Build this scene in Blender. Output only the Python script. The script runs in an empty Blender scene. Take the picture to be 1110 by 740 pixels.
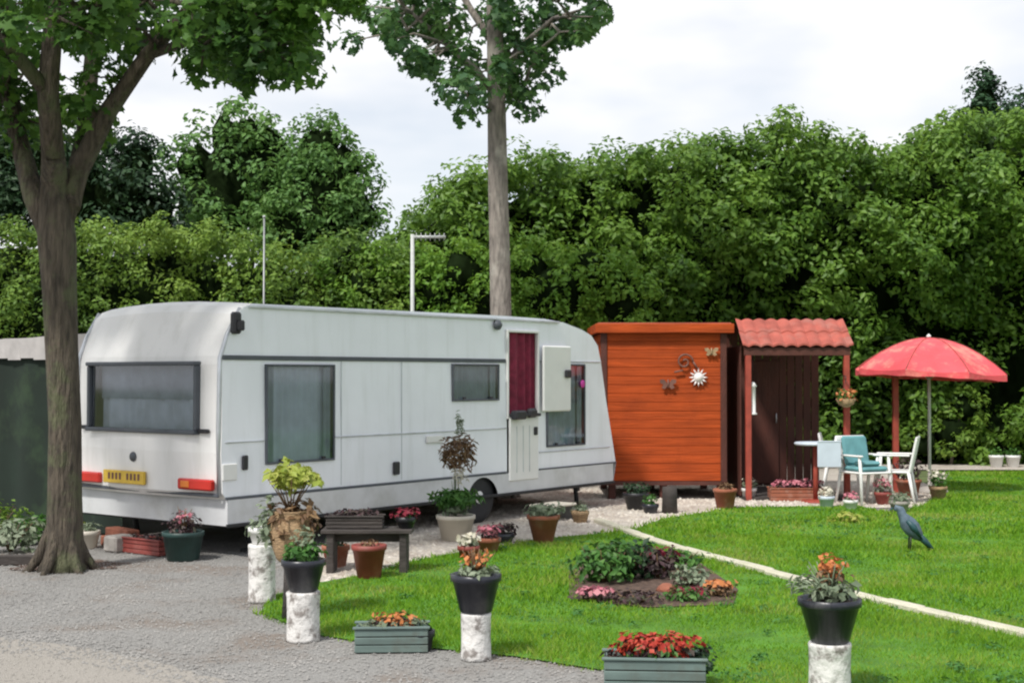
import bpy, math, random
import numpy as np
from mathutils import Vector, Matrix
R = math.radians
random.seed(7); rng = np.random.default_rng(11)
sc = bpy.context.scene
COL = sc.collection
# ------------------------------------------------------------------ camera
F = 1500.0; CAMH = 1.75; PITCH = math.atan(35/F)
cam = bpy.data.objects.new('camera', bpy.data.cameras.new('camera')); COL.objects.link(cam)
cam.location = (0, 0, CAMH); cam.rotation_euler = (math.pi/2 + PITCH, 0, 0)
cam.data.sensor_width = 36; cam.data.lens = F/1110*36; cam.data.clip_end = 2000; cam.data.clip_start = .1
sc.camera = cam
def ray(px, py):
    c, s = math.cos(PITCH), math.sin(PITCH); u = 370-py
    return Vector((px-555, F*c - u*s, F*s + u*c))
def P(px, py, Y):
    d = ray(px, py); return Vector((0, 0, CAMH)) + d*(Y/d.y)
def G(px, py, z=0.0):
    d = ray(px, py); return Vector((0, 0, CAMH)) + d*((z-CAMH)/d.z)
def gd(py): return G(555, py).y
# ------------------------------------------------------------------ materials
def newmat(name):
    m = bpy.data.materials.new(name); m.use_nodes = True
    nt = m.node_tree; return m, nt, nt.nodes['Principled BSDF'], nt.nodes['Material Output']
def mat(name, col, rough=.6, metal=0, var=.15, scale=6, bump=0, bscale=40, stretch=None, dirt=None, dscale=1.5, spec=.5, dstretch=None):
    m, nt, b, out = newmat(name)
    tc = nt.nodes.new('ShaderNodeTexCoord'); mp = nt.nodes.new('ShaderNodeMapping')
    nt.links.new(tc.outputs['Object'], mp.inputs[0])
    if stretch: mp.inputs['Scale'].default_value = stretch
    n = nt.nodes.new('ShaderNodeTexNoise'); n.inputs['Scale'].default_value = scale; n.inputs['Detail'].default_value = 6
    nt.links.new(mp.outputs[0], n.inputs[0])
    r = nt.nodes.new('ShaderNodeValToRGB'); r.color_ramp.elements[0].position = .3; r.color_ramp.elements[1].position = .7
    r.color_ramp.elements[0].color = [c*(1-var) for c in col]+[1]; r.color_ramp.elements[1].color = [min(1, c*(1+var)) for c in col]+[1]
    nt.links.new(n.outputs[0], r.inputs[0]); last = r.outputs[0]
    if dirt:
        n2 = nt.nodes.new('ShaderNodeTexNoise'); n2.inputs['Scale'].default_value = dscale; n2.inputs['Detail'].default_value = 9; n2.inputs['Roughness'].default_value = .65
        if dstretch:
            mp2 = nt.nodes.new('ShaderNodeMapping'); mp2.inputs['Scale'].default_value = dstretch; nt.links.new(tc.outputs['Object'], mp2.inputs[0]); nt.links.new(mp2.outputs[0], n2.inputs[0])
        else: nt.links.new(tc.outputs['Object'], n2.inputs[0])
        r2 = nt.nodes.new('ShaderNodeValToRGB'); r2.color_ramp.elements[0].position = .5; r2.color_ramp.elements[1].position = dirt[4] if len(dirt) > 4 else .68
        nt.links.new(n2.outputs[0], r2.inputs[0])
        mul = nt.nodes.new('ShaderNodeMath'); mul.operation = 'MULTIPLY'; mul.inputs[1].default_value = dirt[3]
        nt.links.new(r2.outputs[0], mul.inputs[0])
        mx = nt.nodes.new('ShaderNodeMixRGB'); nt.links.new(mul.outputs[0], mx.inputs[0]); nt.links.new(last, mx.inputs[1]); mx.inputs[2].default_value = (*dirt[:3], 1)
        last = mx.outputs[0]
    nt.links.new(last, b.inputs['Base Color'])
    b.inputs['Roughness'].default_value = rough; b.inputs['Metallic'].default_value = metal
    b.inputs['Specular IOR Level'].default_value = spec
    if bump:
        n3 = nt.nodes.new('ShaderNodeTexNoise'); n3.inputs['Scale'].default_value = bscale; n3.inputs['Detail'].default_value = 5
        nt.links.new(mp.outputs[0], n3.inputs[0])
        bp = nt.nodes.new('ShaderNodeBump'); bp.inputs['Strength'].default_value = bump; bp.inputs['Distance'].default_value = .03
        nt.links.new(n3.outputs[0], bp.inputs['Height']); nt.links.new(bp.outputs[0], b.inputs['Normal'])
    return m
def leafmat(name, cols, trans=.3, rough=.55, nscale=.9, spec=.35):
    """colour differs from leaf to leaf (random per island) and drifts slowly through the plant"""
    m, nt, b, out = newmat(name)
    g = nt.nodes.new('ShaderNodeNewGeometry'); tc = nt.nodes.new('ShaderNodeTexCoord')
    n = nt.nodes.new('ShaderNodeTexNoise'); n.inputs['Scale'].default_value = nscale; n.inputs['Detail'].default_value = 3
    nt.links.new(tc.outputs['Object'], n.inputs[0])
    a = nt.nodes.new('ShaderNodeMath'); a.operation = 'MULTIPLY_ADD'; a.inputs[1].default_value = .55
    s = nt.nodes.new('ShaderNodeMath'); s.operation = 'MULTIPLY_ADD'; s.inputs[1].default_value = 1.5; s.inputs[2].default_value = -.5
    nt.links.new(n.outputs[0], s.inputs[0]); nt.links.new(g.outputs['Random Per Island'], a.inputs[0]); nt.links.new(s.outputs[0], a.inputs[2])
    r = nt.nodes.new('ShaderNodeValToRGB'); el = r.color_ramp.elements
    while len(el) < len(cols): el.new(.5)
    for i, c in enumerate(cols): el[i].position = i/(len(cols)-1); el[i].color = (*c, 1)
    nt.links.new(a.outputs[0], r.inputs[0]); nt.links.new(r.outputs[0], b.inputs['Base Color'])
    b.inputs['Roughness'].default_value = rough; b.inputs['Specular IOR Level'].default_value = spec
    if trans:
        t = nt.nodes.new('ShaderNodeBsdfTranslucent'); mx = nt.nodes.new('ShaderNodeMixShader'); mx.inputs[0].default_value = trans
        hs = nt.nodes.new('ShaderNodeHueSaturation'); hs.inputs['Value'].default_value = 1.3; hs.inputs['Hue'].default_value = .485
        nt.links.new(r.outputs[0], hs.inputs['Color']); nt.links.new(hs.outputs[0], t.inputs[0])
        nt.links.new(b.outputs[0], mx.inputs[1]); nt.links.new(t.outputs[0], mx.inputs[2]); nt.links.new(mx.outputs[0], out.inputs[0])
    return m
M = {}
M['van_side'] = mat('caravan_panel', (.84,.86,.91), .33, var=.03, scale=2, bump=.10, bscale=7, dirt=(.52,.54,.53,.35,.8), dscale=2.2, dstretch=(3.2,3.2,.35))
M['van_rear'] = mat('caravan_rear_panel', (.85,.84,.82), .4, var=.03, scale=2, bump=.05, bscale=9, dirt=(.48,.48,.43,.4,.8), dscale=2, dstretch=(3,3,.5))
M['van_skirt'] = mat('caravan_skirt', (.60,.61,.62), .5, var=.08, scale=4, dirt=(.25,.25,.2,.5,.75))
M['rubber'] = mat('rubber', (.02,.021,.023), .7, bump=.1)
M['grey_trim'] = mat('grey_trim', (.075,.085,.10), .5)
M['alu'] = mat('aluminium', (.55,.57,.6), .4, .7)
M['white_plastic'] = mat('white_plastic', (.75,.75,.73), .4, var=.04, dirt=(.4,.4,.35,.3,.8))
M['tan_plastic'] = mat('cream_plastic', (.62,.57,.48), .5, dirt=(.3,.26,.2,.5,.75))
M['curtain'] = mat('net_curtain', (.62,.66,.74), .9, var=.1)
M['curtain_dark'] = mat('grey_blind', (.34,.38,.43), .9, var=.15)
M['inside'] = mat('caravan_inside', (.3,.27,.24), .8)
M['maroon'] = mat('maroon_cloth', (.2,.018,.045), .85, var=.3, scale=12, bump=.2, bscale=30)
M['redlens'] = mat('red_lens', (.55,.03,.02), .2, var=.1)
M['orangelens'] = mat('orange_lens', (.7,.2,.03), .2, var=.1)
M['yellow'] = mat('yellow_plate', (.68,.45,.05), .4, var=.12, scale=12)
M['black'] = mat('black_plastic', (.018,.018,.022), .45, bump=.1)
M['blue_black'] = mat('dark_blue_pot', (.02,.022,.032), .35, var=.3, dirt=(.12,.12,.11,.5,.7), dscale=6)
M['magenta'] = mat('magenta_sticker', (.6,.05,.35), .5)
M['steel'] = mat('galvanised', (.3,.31,.32), .5, .6, dirt=(.15,.1,.06,.6,.7))
M['bark'] = mat('bark', (.085,.069,.050), .9, var=.55, scale=26, bump=1.0, bscale=34, stretch=(1,1,.16), dirt=(.11,.125,.06,.7,.6), dscale=3.5)
for nd in M['bark'].node_tree.nodes:
    if nd.type == 'BUMP': nd.inputs['Distance'].default_value = .08
M['bark_pale'] = mat('pale_bark', (.20,.175,.15), .9, var=.4, scale=20, bump=1, bscale=26, stretch=(1,1,.25), dirt=(.36,.34,.29,.7,.65), dscale=2.5)
M['core'] = mat('inner_shade_fill', (.008,.014,.005), 1, var=.5, scale=5, spec=0)  # opaque filler inside foliage, near-black colour stands in for shade between leaves
M['gravel'] = mat('gravel', (.25,.243,.23), .9, var=.2, scale=45, bump=.5, bscale=60, dirt=(.19,.15,.12,.7,.62), dscale=.9)
M['tarmac'] = mat('road_surface', (.33,.305,.27), .9, var=.14, scale=60, bump=.5, bscale=90, dirt=(.24,.22,.19,.5,.72), dscale=.9)
M['patio'] = mat('pale_chippings', (.52,.47,.41), .9, var=.28, scale=22, bump=.9, bscale=45, dirt=(.3,.24,.2,.7,.68), dscale=1.4)
M['soil'] = mat('soil', (.095,.06,.045), .95, var=.5, scale=20, bump=1, bscale=25)
M['earth'] = mat('earth', (.10,.13,.045), .95, var=.4, scale=3, bump=.5)
M['lawn'] = mat('lawn', (.075,.20,.015), .95, var=.35, scale=2.5, bump=.6, bscale=60)
M['kerbstone'] = mat('edging_stone', (.56,.53,.42), .85, var=.15, scale=8, bump=.5, bscale=40, dirt=(.25,.28,.14,.5,.7), dscale=4)
M['shed'] = mat('stained_wood', (.37,.060,.011), .7, var=.26, scale=5, bump=.35, bscale=14, stretch=(.25,1,3), dirt=(.22,.035,.008,.6,.7), dscale=1.6, spec=.2)
M['shed_dark'] = mat('dark_stained_wood', (.075,.02,.012), .7, var=.3, scale=6, bump=.3, stretch=(1,1,.3))
M['redwood'] = mat('red_painted_wood', (.3,.05,.03), .6, var=.25, scale=8)
M['rooftile'] = mat('terracotta_tile', (.36,.085,.06), .8, var=.25, scale=5, bump=.3, dirt=(.3,.2,.17,.5,.7), dscale=3)
M['felt'] = mat('roof_felt', (.30,.07,.04), .9, var=.3)
M['parasol'] = mat('parasol_fabric', (.70,.085,.10), .85, var=.2, scale=2.5, dirt=(.74,.32,.24,.7,.66), dscale=3.2, bump=.3, bscale=5)
M['pole'] = mat('pale_pole', (.5,.52,.5), .5, dirt=(.25,.27,.2,.5,.7))
M['terracotta'] = mat('terracotta', (.30,.10,.055), .85, var=.2, scale=7, bump=.15, dirt=(.35,.25,.2,.5,.68), dscale=6)
M['redpot'] = mat('dark_red_pot', (.25,.05,.04), .6, var=.25, dirt=(.3,.14,.12,.5,.7), dscale=7)
M['tan'] = mat('wicker_tan', (.40,.27,.15), .85, var=.4, scale=30, bump=.8, bscale=40, stretch=(1,1,3))
M['trough'] = mat('green_grey_trough', (.12,.17,.155), .7, var=.25, scale=6, stretch=(.5,1,3), dirt=(.1,.11,.09,.6,.65), dscale=6)
M['darkgreen'] = mat('dark_green_tub', (.018,.05,.045), .5, var=.3)
M['awning_green'] = mat('awning_canvas', (.006,.015,.009), .9, var=.3, scale=2, dirt=(.03,.06,.025,.6,.65))
M['awning_roof'] = mat('awning_roof_cloth', (.42,.40,.39), .8, dirt=(.25,.25,.22,.5,.7))
M['teal'] = mat('teal_cloth', (.11,.27,.29), .85, var=.2)
M['pale_blue'] = mat('pale_blue_plastic', (.55,.62,.70), .5, var=.08)
M['slate'] = mat('painted_slate_blue', (.09,.13,.17), .6, var=.4, scale=18)
M['slate_dark'] = mat('painted_dark_teal', (.02,.07,.08), .5, var=.3, scale=18)
M['woodgrey'] = mat('dark_weathered_wood', (.05,.042,.038), .85, var=.35, scale=6, bump=.4, stretch=(.3,1,1))
M['stone'] = mat('stone', (.36,.33,.30), .9, var=.25, bump=.6, bscale=12)
M['brick'] = mat('red_brick', (.28,.10,.06), .9, var=.3, bump=.5)
M['bead'] = mat('white_enamel', (.78,.72,.7), .4, var=.1)
M['brownorn'] = mat('brown_iron', (.16,.07,.05), .6, var=.3)
M['whitepost'] = mat('flaking_white_paint', (.66,.645,.62), .8, var=.08, scale=6, bump=.7, bscale=16, dirt=(.16,.135,.12,.85,.61), dscale=10)
# foliage
M['lf_left'] = leafmat('broad_leaf_dark', [(.022,.06,.018),(.045,.12,.022),(.085,.19,.03),(.14,.28,.045)], .45)
M['lf_right'] = leafmat('broad_leaf_bluish', [(.03,.075,.04),(.05,.12,.05),(.08,.18,.05),(.13,.25,.07)], .4)
M['lf_hedge'] = leafmat('laurel_leaf', [(.045,.10,.018),(.085,.18,.024),(.135,.25,.032),(.19,.32,.05)], .38, .5, .55)
M['lf_low'] = leafmat('hedge_leaf', [(.05,.11,.02),(.10,.19,.025),(.16,.265,.035),(.21,.31,.05)], .3, nscale=.6)
M['lf_pale'] = leafmat('distant_tree_leaf', [(.05,.12,.035),(.085,.19,.045),(.13,.26,.06),(.19,.33,.09)], .3, nscale=.4)
M['lf_dark'] = leafmat('dark_tree_leaf', [(.015,.035,.02),(.025,.06,.025),(.04,.09,.03)], .2)
M['lf_con'] = leafmat('conifer_needles', [(.015,.045,.022),(.03,.08,.03),(.045,.11,.04)], .15)
M['lf_yel'] = leafmat('bright_bush_leaf', [(.07,.17,.02),(.13,.27,.03),(.21,.36,.045)], .35)
M['grass'] = leafmat('grass_blade', [(.055,.15,.008),(.095,.235,.010),(.15,.31,.014),(.22,.33,.035),(.30,.33,.09)], .25, .7, 1.1, .2)
M['lf_pot'] = leafmat('pot_plant_leaf', [(.03,.09,.02),(.06,.17,.03),(.12,.25,.05)], .25)
M['lf_grey'] = leafmat('sage_leaf', [(.12,.16,.10),(.2,.25,.16),(.3,.34,.24)], .2)
M['lf_lime'] = leafmat('yellow_green_leaf', [(.16,.24,.03),(.32,.38,.06),(.5,.48,.16)], .3)
M['lf_brown'] = leafmat('dried_leaf', [(.09,.05,.03),(.17,.10,.05),(.3,.2,.1)], .1)
M['lf_purple'] = leafmat('dusky_leaf', [(.03,.03,.03),(.07,.035,.04),(.06,.09,.04)], .15)
M['fl_red'] = leafmat('red_petal', [(.28,.02,.015),(.45,.05,.03),(.55,.14,.06)], .2)
M['fl_dred'] = leafmat('crimson_petal', [(.12,.01,.02),(.25,.02,.04)], .15)
M['fl_pink'] = leafmat('pink_petal', [(.5,.12,.18),(.65,.3,.33)], .2)
M['fl_white'] = leafmat('cream_petal', [(.6,.55,.42),(.7,.68,.6)], .2)
M['fl_orange'] = leafmat('orange_petal', [(.5,.16,.04),(.6,.25,.1)], .2)
# glass that lets the curtain behind it show
def glass():
    m, nt, b, out = newmat('tinted_acrylic')
    t = nt.nodes.new('ShaderNodeBsdfTransparent'); t.inputs[0].default_value = (.86,.90,.94,1)
    g = nt.nodes.new('ShaderNodeBsdfGlossy'); g.inputs['Roughness'].default_value = .05; g.inputs[0].default_value = (.9,.9,.9,1)
    f = nt.nodes.new('ShaderNodeFresnel'); f.inputs[0].default_value = 1.5
    a = nt.nodes.new('ShaderNodeMath'); a.operation = 'ADD'; a.inputs[1].default_value = .06
    mx = nt.nodes.new('ShaderNodeMixShader'); nt.links.new(f.outputs[0], a.inputs[0]); nt.links.new(a.outputs[0], mx.inputs[0])
    nt.links.new(t.outputs[0], mx.inputs[1]); nt.links.new(g.outputs[0], mx.inputs[2]); nt.links.new(mx.outputs[0], out.inputs[0])
    return m
M['glass'] = glass()
# ------------------------------------------------------------------ object helpers
def tag(o, label=None, cat=None, group=None, kind=None):
    if label: o['label'] = label
    if cat: o['category'] = cat
    if group: o['group'] = group
    if kind: o['kind'] = kind
    return o
def thing(name, label, cat, loc=(0,0,0), rz=0, group=None):
    o = bpy.data.objects.new(name, None); COL.objects.link(o); o.empty_display_size = .1
    o.location = loc; o.rotation_euler = (0,0,rz); return tag(o, label, cat, group)
class MB:
    def __init__(s): s.v = []; s.f = []; s.mi = []; s.sm = []; s.cur = 0
    def add(s, vs, fs, smooth=False):
        o = len(s.v); s.v += [tuple(v) for v in vs]; s.f += [tuple(i+o for i in f) for f in fs]
        s.mi += [s.cur]*len(fs); s.sm += [smooth]*len(fs); return s
    def box(s, lo, hi, bev=0.0, rot=None, org=None):
        x0,y0,z0 = lo; x1,y1,z1 = hi
        b = min(bev, (x1-x0)*.45, (y1-y0)*.45, (z1-z0)*.45)
        if b <= 0:
            vs = [(x,y,z) for x in (x0,x1) for y in (y0,y1) for z in (z0,z1)]
            fs = [(0,1,3,2),(4,6,7,5),(0,4,5,1),(2,3,7,6),(0,2,6,4),(1,5,7,3)]
        else:
            vs = []; idx = {}
            for ix in (0,1):
                for iy in (0,1):
                    for iz in (0,1):
                        c = ((x0,x1)[ix], (y0,y1)[iy], (z0,z1)[iz]); sg = (1-2*ix, 1-2*iy, 1-2*iz)
                        for ax in range(3):   # vertex lying on the face normal to ax
                            p = [c[k] + (0 if k == ax else sg[k]*b) for k in range(3)]
                            idx[(ix,iy,iz,ax)] = len(vs); vs.append(tuple(p))
            fs = []
            cyc = [(0,0),(1,0),(1,1),(0,1)]
            for ax in range(3):
                for sd in (0,1):
                    q = []
                    for (a,b2) in cyc:
                        k = [0,0,0]; k[ax] = sd; k[(ax+1)%3] = a; k[(ax+2)%3] = b2; q.append(idx[(*k,ax)])
                    fs.append(tuple(q) if sd else tuple(q[::-1]))
            for ax in range(3):
                a1, a2 = (ax+1)%3, (ax+2)%3
                for s1 in (0,1):
                    for s2 in (0,1):
                        k0 = [0,0,0]; k0[a1] = s1; k0[a2] = s2; k1 = list(k0); k1[ax] = 1
                        fs.append((idx[(*k0,a1)], idx[(*k1,a1)], idx[(*k1,a2)], idx[(*k0,a2)]))
            for ix in (0,1):
                for iy in (0,1):
                    for iz in (0,1): fs.append(tuple(idx[(ix,iy,iz,a)] for a in range(3)))
        if rot is not None:
            o = Vector(org if org is not None else (0,0,0)); vs = [rot @ (Vector(v)-o) + o for v in vs]
        return s.add(vs, fs)
    def tube(s, pts, rad, n=10, cap=True, smooth=True, wob=0):
        pts = [Vector(p) for p in pts]; rad = rad if hasattr(rad, '__len__') else [rad]*len(pts)
        vs = []; a = None
        for i, p in enumerate(pts):
            d = (pts[min(i+1,len(pts)-1)] - pts[max(i-1,0)]).normalized()
            if a is None:
                a = d.orthogonal().normalized()
            else:
                a = (a - d*a.dot(d)).normalized()
            b = d.cross(a)
            for k in range(n):
                t = 2*math.pi*k/n; rr = rad[i]*(1 + wob*math.sin(3*t+i*.7)*.5 + wob*(random.random()-.5))
                vs.append(p + (a*math.cos(t) + b*math.sin(t))*rr)
        fs = [(i*n+k, i*n+(k+1)%n, (i+1)*n+(k+1)%n, (i+1)*n+k) for i in range(len(pts)-1) for k in range(n)]
        if cap: fs += [tuple(range(n))[::-1], tuple((len(pts)-1)*n+k for k in range(n))]
        return s.add(vs, fs, smooth)
    def lathe(s, prof, c=(0,0,0), n=24, smooth=True, wob=0):
        vs = []; c = Vector(c)
        for i, (r, z) in enumerate(prof):
            for k in range(n):
                t = 2*math.pi*k/n; rr = r*(1+wob*(random.random()-.5)); vs.append(c + Vector((math.cos(t)*rr, math.sin(t)*rr, z)))
        fs = [(i*n+k, i*n+(k+1)%n, (i+1)*n+(k+1)%n, (i+1)*n+k) for i in range(len(prof)-1) for k in range(n)]
        fs += [tuple(range(n))[::-1], tuple((len(prof)-1)*n+k for k in range(n))]
        return s.add(vs, fs, smooth)
    def build(s, name, mats, parent=None):
        me = bpy.data.meshes.new(name); me.from_pydata(s.v, [], s.f)
        for m in (mats if isinstance(mats, (list, tuple)) else [mats]): me.materials.append(M[m] if isinstance(m, str) else m)
        me.polygons.foreach_set('material_index', s.mi); me.polygons.foreach_set('use_smooth', s.sm); me.update()
        o = bpy.data.objects.new(name, me); COL.objects.link(o); o.parent = parent; return o
TPL = {
 'rhomb': (np.array([(-.5,0,0),(.02,-.26,.09),(.5,0,-.04),(.02,.26,.09)]), [(0,1,2),(0,2,3)]),
 'long': (np.array([(-.5,0,0),(0,-.11,.07),(.5,0,-.12),(0,.11,.07)]), [(0,1,2),(0,2,3)]),
 'petal': (np.array([(-.5,-.1,.0),(0,-.45,.12),(.5,0,.05),(0,.45,.12)]), [(0,1,2),(0,2,3)]),
 'lobed': (np.array([(0,0,0),(-.42,0,-.02),(-.30,.30,.05),(-.08,.20,.03),(.08,.50,.06),(.18,.2,.02),(.55,0,-.06),(.18,-.2,.02),(.08,-.50,.06),(-.08,-.20,.03),(-.30,-.30,.05)]),
           [(0,i,i+1) for i in range(1,10)]+[(0,10,1)]),
}
def leaf_obj(name, C, N, size, m, parent=None, shape='rhomb', core=None):
    C = np.asarray(C, float); N = np.asarray(N, float); k = len(C)
    N = N/np.maximum(np.linalg.norm(N, axis=1, keepdims=True), 1e-6)
    T = rng.normal(size=(k,3)); T -= N*np.sum(T*N, axis=1, keepdims=True); T /= np.maximum(np.linalg.norm(T, axis=1, keepdims=True), 1e-6)
    B = np.cross(N, T); tp, tf = TPL[shape]; nv = len(tp)
    sz = (size if hasattr(size, '__len__') else np.full(k, size))*rng.uniform(.65, 1.35, k)
    V = C[:,None,:] + (T[:,None,:]*tp[None,:,0:1] + B[:,None,:]*tp[None,:,1:2] + N[:,None,:]*tp[None,:,2:3])*sz[:,None,None]
    V = V.reshape(-1,3); Fc = (np.array(tf)[None] + (np.arange(k)*nv)[:,None,None]).reshape(-1,3)
    mi = np.zeros(len(Fc), int)
    cv, cf = (core if core else ([], []))
    me = bpy.data.meshes.new(name)
    nV = len(V); nF = len(Fc)
    if core:
        cv = np.array(cv, float).reshape(-1,3); cf3 = np.array(cf, int) + nV
        V = np.concatenate([V, cv]); Fc = np.concatenate([Fc, cf3]); mi = np.concatenate([mi, np.ones(len(cf3), int)])
    me.vertices.add(len(V)); me.vertices.foreach_set('co', V.ravel())
    me.loops.add(len(Fc)*3); me.loops.foreach_set('vertex_index', Fc.ravel().astype(np.int32))
    me.polygons.add(len(Fc)); me.polygons.foreach_set('loop_start', np.arange(0, len(Fc)*3, 3, dtype=np.int32))
    me.polygons.foreach_set('material_index', mi.astype(np.int32))
    me.materials.append(M[m] if isinstance(m, str) else m); me.materials.append(M['core'])
    me.update(calc_edges=True); me.validate()
    o = bpy.data.objects.new(name, me); COL.objects.link(o); o.parent = parent; return o
def rdir(k):
    d = rng.normal(size=(k,3)); return d/np.linalg.norm(d, axis=1, keepdims=True)
def clumps(cen, rad, n, up=.5, flat=.75):
    """leaves on and in little round clumps"""
    cen = np.asarray(cen, float); k = len(cen); rad = rad if hasattr(rad, '__len__') else np.full(k, rad)
    c = np.repeat(cen, n, axis=0); r = np.repeat(rad, n); d = rdir(k*n)
    pos = c + d*(r*rng.uniform(.35, 1.05, k*n)**.6)[:,None]*np.array([1,1,flat])
    nrm = d*.7 + np.array([0,0,up]) + rng.normal(size=d.shape)*.35
    return pos, nrm
def ico_core(blobs, sub=2):
    import bmesh
    V = []; Fs = []
    for c, r in blobs:
        bm = bmesh.new(); bmesh.ops.create_icosphere(bm, subdivisions=sub, radius=1)
        o = len(V)
        for v in bm.verts:
            w = 1 + .22*math.sin(v.co.x*7+c[0]*3)*math.sin(v.co.z*6+c[1]) + random.uniform(-.06,.06)
            V.append((c[0]+v.co.x*r[0]*w, c[1]+v.co.y*r[1]*w, c[2]+v.co.z*r[2]*w))
        Fs += [tuple(v.index+o for v in f.verts) for f in bm.faces]; bm.free()
    return V, Fs
def crown(blobs, dens, crad, n, cull=True):
    """clump centres over ellipsoids: blobs = [(centre, radii)]"""
    cs = []
    for c, r in blobs:
        area = 4*math.pi*((r[0]*r[1])**1.6+(r[0]*r[2])**1.6+(r[1]*r[2])**1.6)**(1/1.6)/3**(1/1.6)
        k = int(area*dens); d = rdir(k); p = np.array(c) + d*np.array(r)*rng.uniform(.70,1.10,k)[:,None]
        ok = np.ones(k, bool)
        if cull: ok &= d[:,1] < .55
        for c2, r2 in blobs:
            if c2 is c: continue
            ok &= np.sum(((p-np.array(c2))/np.array(r2))**2, axis=1) > .6
        cs.append(p[ok])
    cs = np.concatenate(cs); return clumps(cs, rng.uniform(.6,1.25,len(cs))*crad, n)
# ------------------------------------------------------------------ ground
def sheet(name, pts, z, m, sub=None):
    mb = MB(); mb.add([(p[0], p[1], z) for p in pts], [tuple(range(len(pts)))])
    o = mb.build(name, m)
    if o.data.polygons[0].normal.z < 0: o.data.flip_normals()
    return tag(o, kind='structure')
sheet('ground', [(-300,-60),(300,-60),(300,400),(-300,400)], -.012, 'earth')
sheet('gravel_yard', [(-14,-2),(6,-2),(6,10),(5.2,21.5),(-14,21.5)], -.004, 'gravel')
g = lambda x, y: tuple(G(x, y))[:2]
# road: its edge runs from far left towards the right in front of the camera
road = [(-30,-8),(12,-8),(4.0,3.0),g(330,762),g(240,735),g(150,712),g(60,697),g(0,690),g(-120,678),(-30,13.0)]
def rag(pl, step, amp):
    out = []
    for a, b in zip(pl, pl[1:]+pl[:1]):
        L = math.dist(a,b); n = max(1,int(L/step)) if L < 6 else 1
        for i in range(n): t = i/n; out.append((a[0]+(b[0]-a[0])*t+random.uniform(-amp,amp), a[1]+(b[1]-a[1])*t+random.uniform(-amp,amp)))
    return out
road = rag(road, .07, .035)
sheet('road', road, .0, 'tarmac')
patio = [g(322,600),g(330,640),g(400,625),g(440,612),g(500,601),g(600,586),g(660,581),g(690,576),g(720,565),g(800,553),g(930,551),(6.6,18.5),(6.6,27),(0,27),(-3,20),(-1.2,17)]
sheet('patio', patio, .004, 'patio')
lawn_px = [(282,664),(298,645),(345,632),(400,622),(440,610),(500,598),(600,583),(662,577),(690,573),(720,562),(800,550),(930,548),(965,556),(1000,548),(1019,536),(1022,512)]
lawn = [g(*p) for p in lawn_px] + [(14,25.5),(26,25),(26,2),(6,1.5),(2.6,4.6)] + [g(*p) for p in [(860,800),(770,755),(720,738),(660,728),(560,712),(470,703),(400,697),(340,688)]]
sheet('lawn', lawn, .008, 'lawn')
# far strip of path beyond the lawn
sheet('garden_path', [(6.2,25.2),(26,24.8),(26,26.4),(6.2,26.6)], .012, 'patio')
bed_px = [(618,650),(615,622),(640,598),(700,592),(760,612),(800,640),(795,657),(700,660)]
bed = [g(*p) for p in bed_px]
c0 = G(72,612)
sheet('tree_soil', [(c0.x+math.cos(a*.25)*(.5+.12*math.sin(a*1.7)+random.uniform(-.04,.04)), c0.y+math.sin(a*.25)*(.42+random.uniform(-.04,.04))) for a in range(25)], .004, 'soil')
sheet('flower_bed', bed, .016, 'soil')
def inside(poly, x, y):
    poly = np.array(poly); n = len(poly); r = np.zeros(len(x), bool); j = n-1
    for i in range(n):
        xi, yi = poly[i]; xj, yj = poly[j]
        c = ((yi > y) != (yj > y)) & (x < (xj-xi)*(y-yi)/((yj-yi) if yj != yi else 1e-9)+xi); r ^= c; j = i
    return r
# pale edging kerb
kp = [G(648,566), G(690,581), G(740,597), G(800,613), G(870,632), G(960,655), G(1040,674), G(1110,690), G(1250,724), G(1500,790)]
kt = thing('edging_kerb', 'pale stone edging strip curving across the lawn to the right', 'kerb', tuple(kp[3]))
mb = MB()
def path_pts(ps, step):
    out = []
    for a, b in zip(ps[:-1], ps[1:]):
        n = max(1, round((b-a).length/step))
        for i in range(n): out.append(a.lerp(b, i/n))
    return out + [ps[-1]]
kk = path_pts(kp, .5)
for a, b in zip(kk[:-1], kk[1:]):
    d = (b-a); L = d.length; ang = math.atan2(d.y, d.x) + random.uniform(-.02,.02)
    rot = Matrix.Rotation(ang, 3, 'Z'); o = a - kt.location
    m0 = MB(); m0.box((.004,-.055,-.05), (L-.004,.055,.045+random.uniform(-.006,.006)), .012)
    mb.add([rot @ Vector(v) + o for v in m0.v], m0.f)
mb.build('edging_stone', 'kerbstone', kt)
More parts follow.
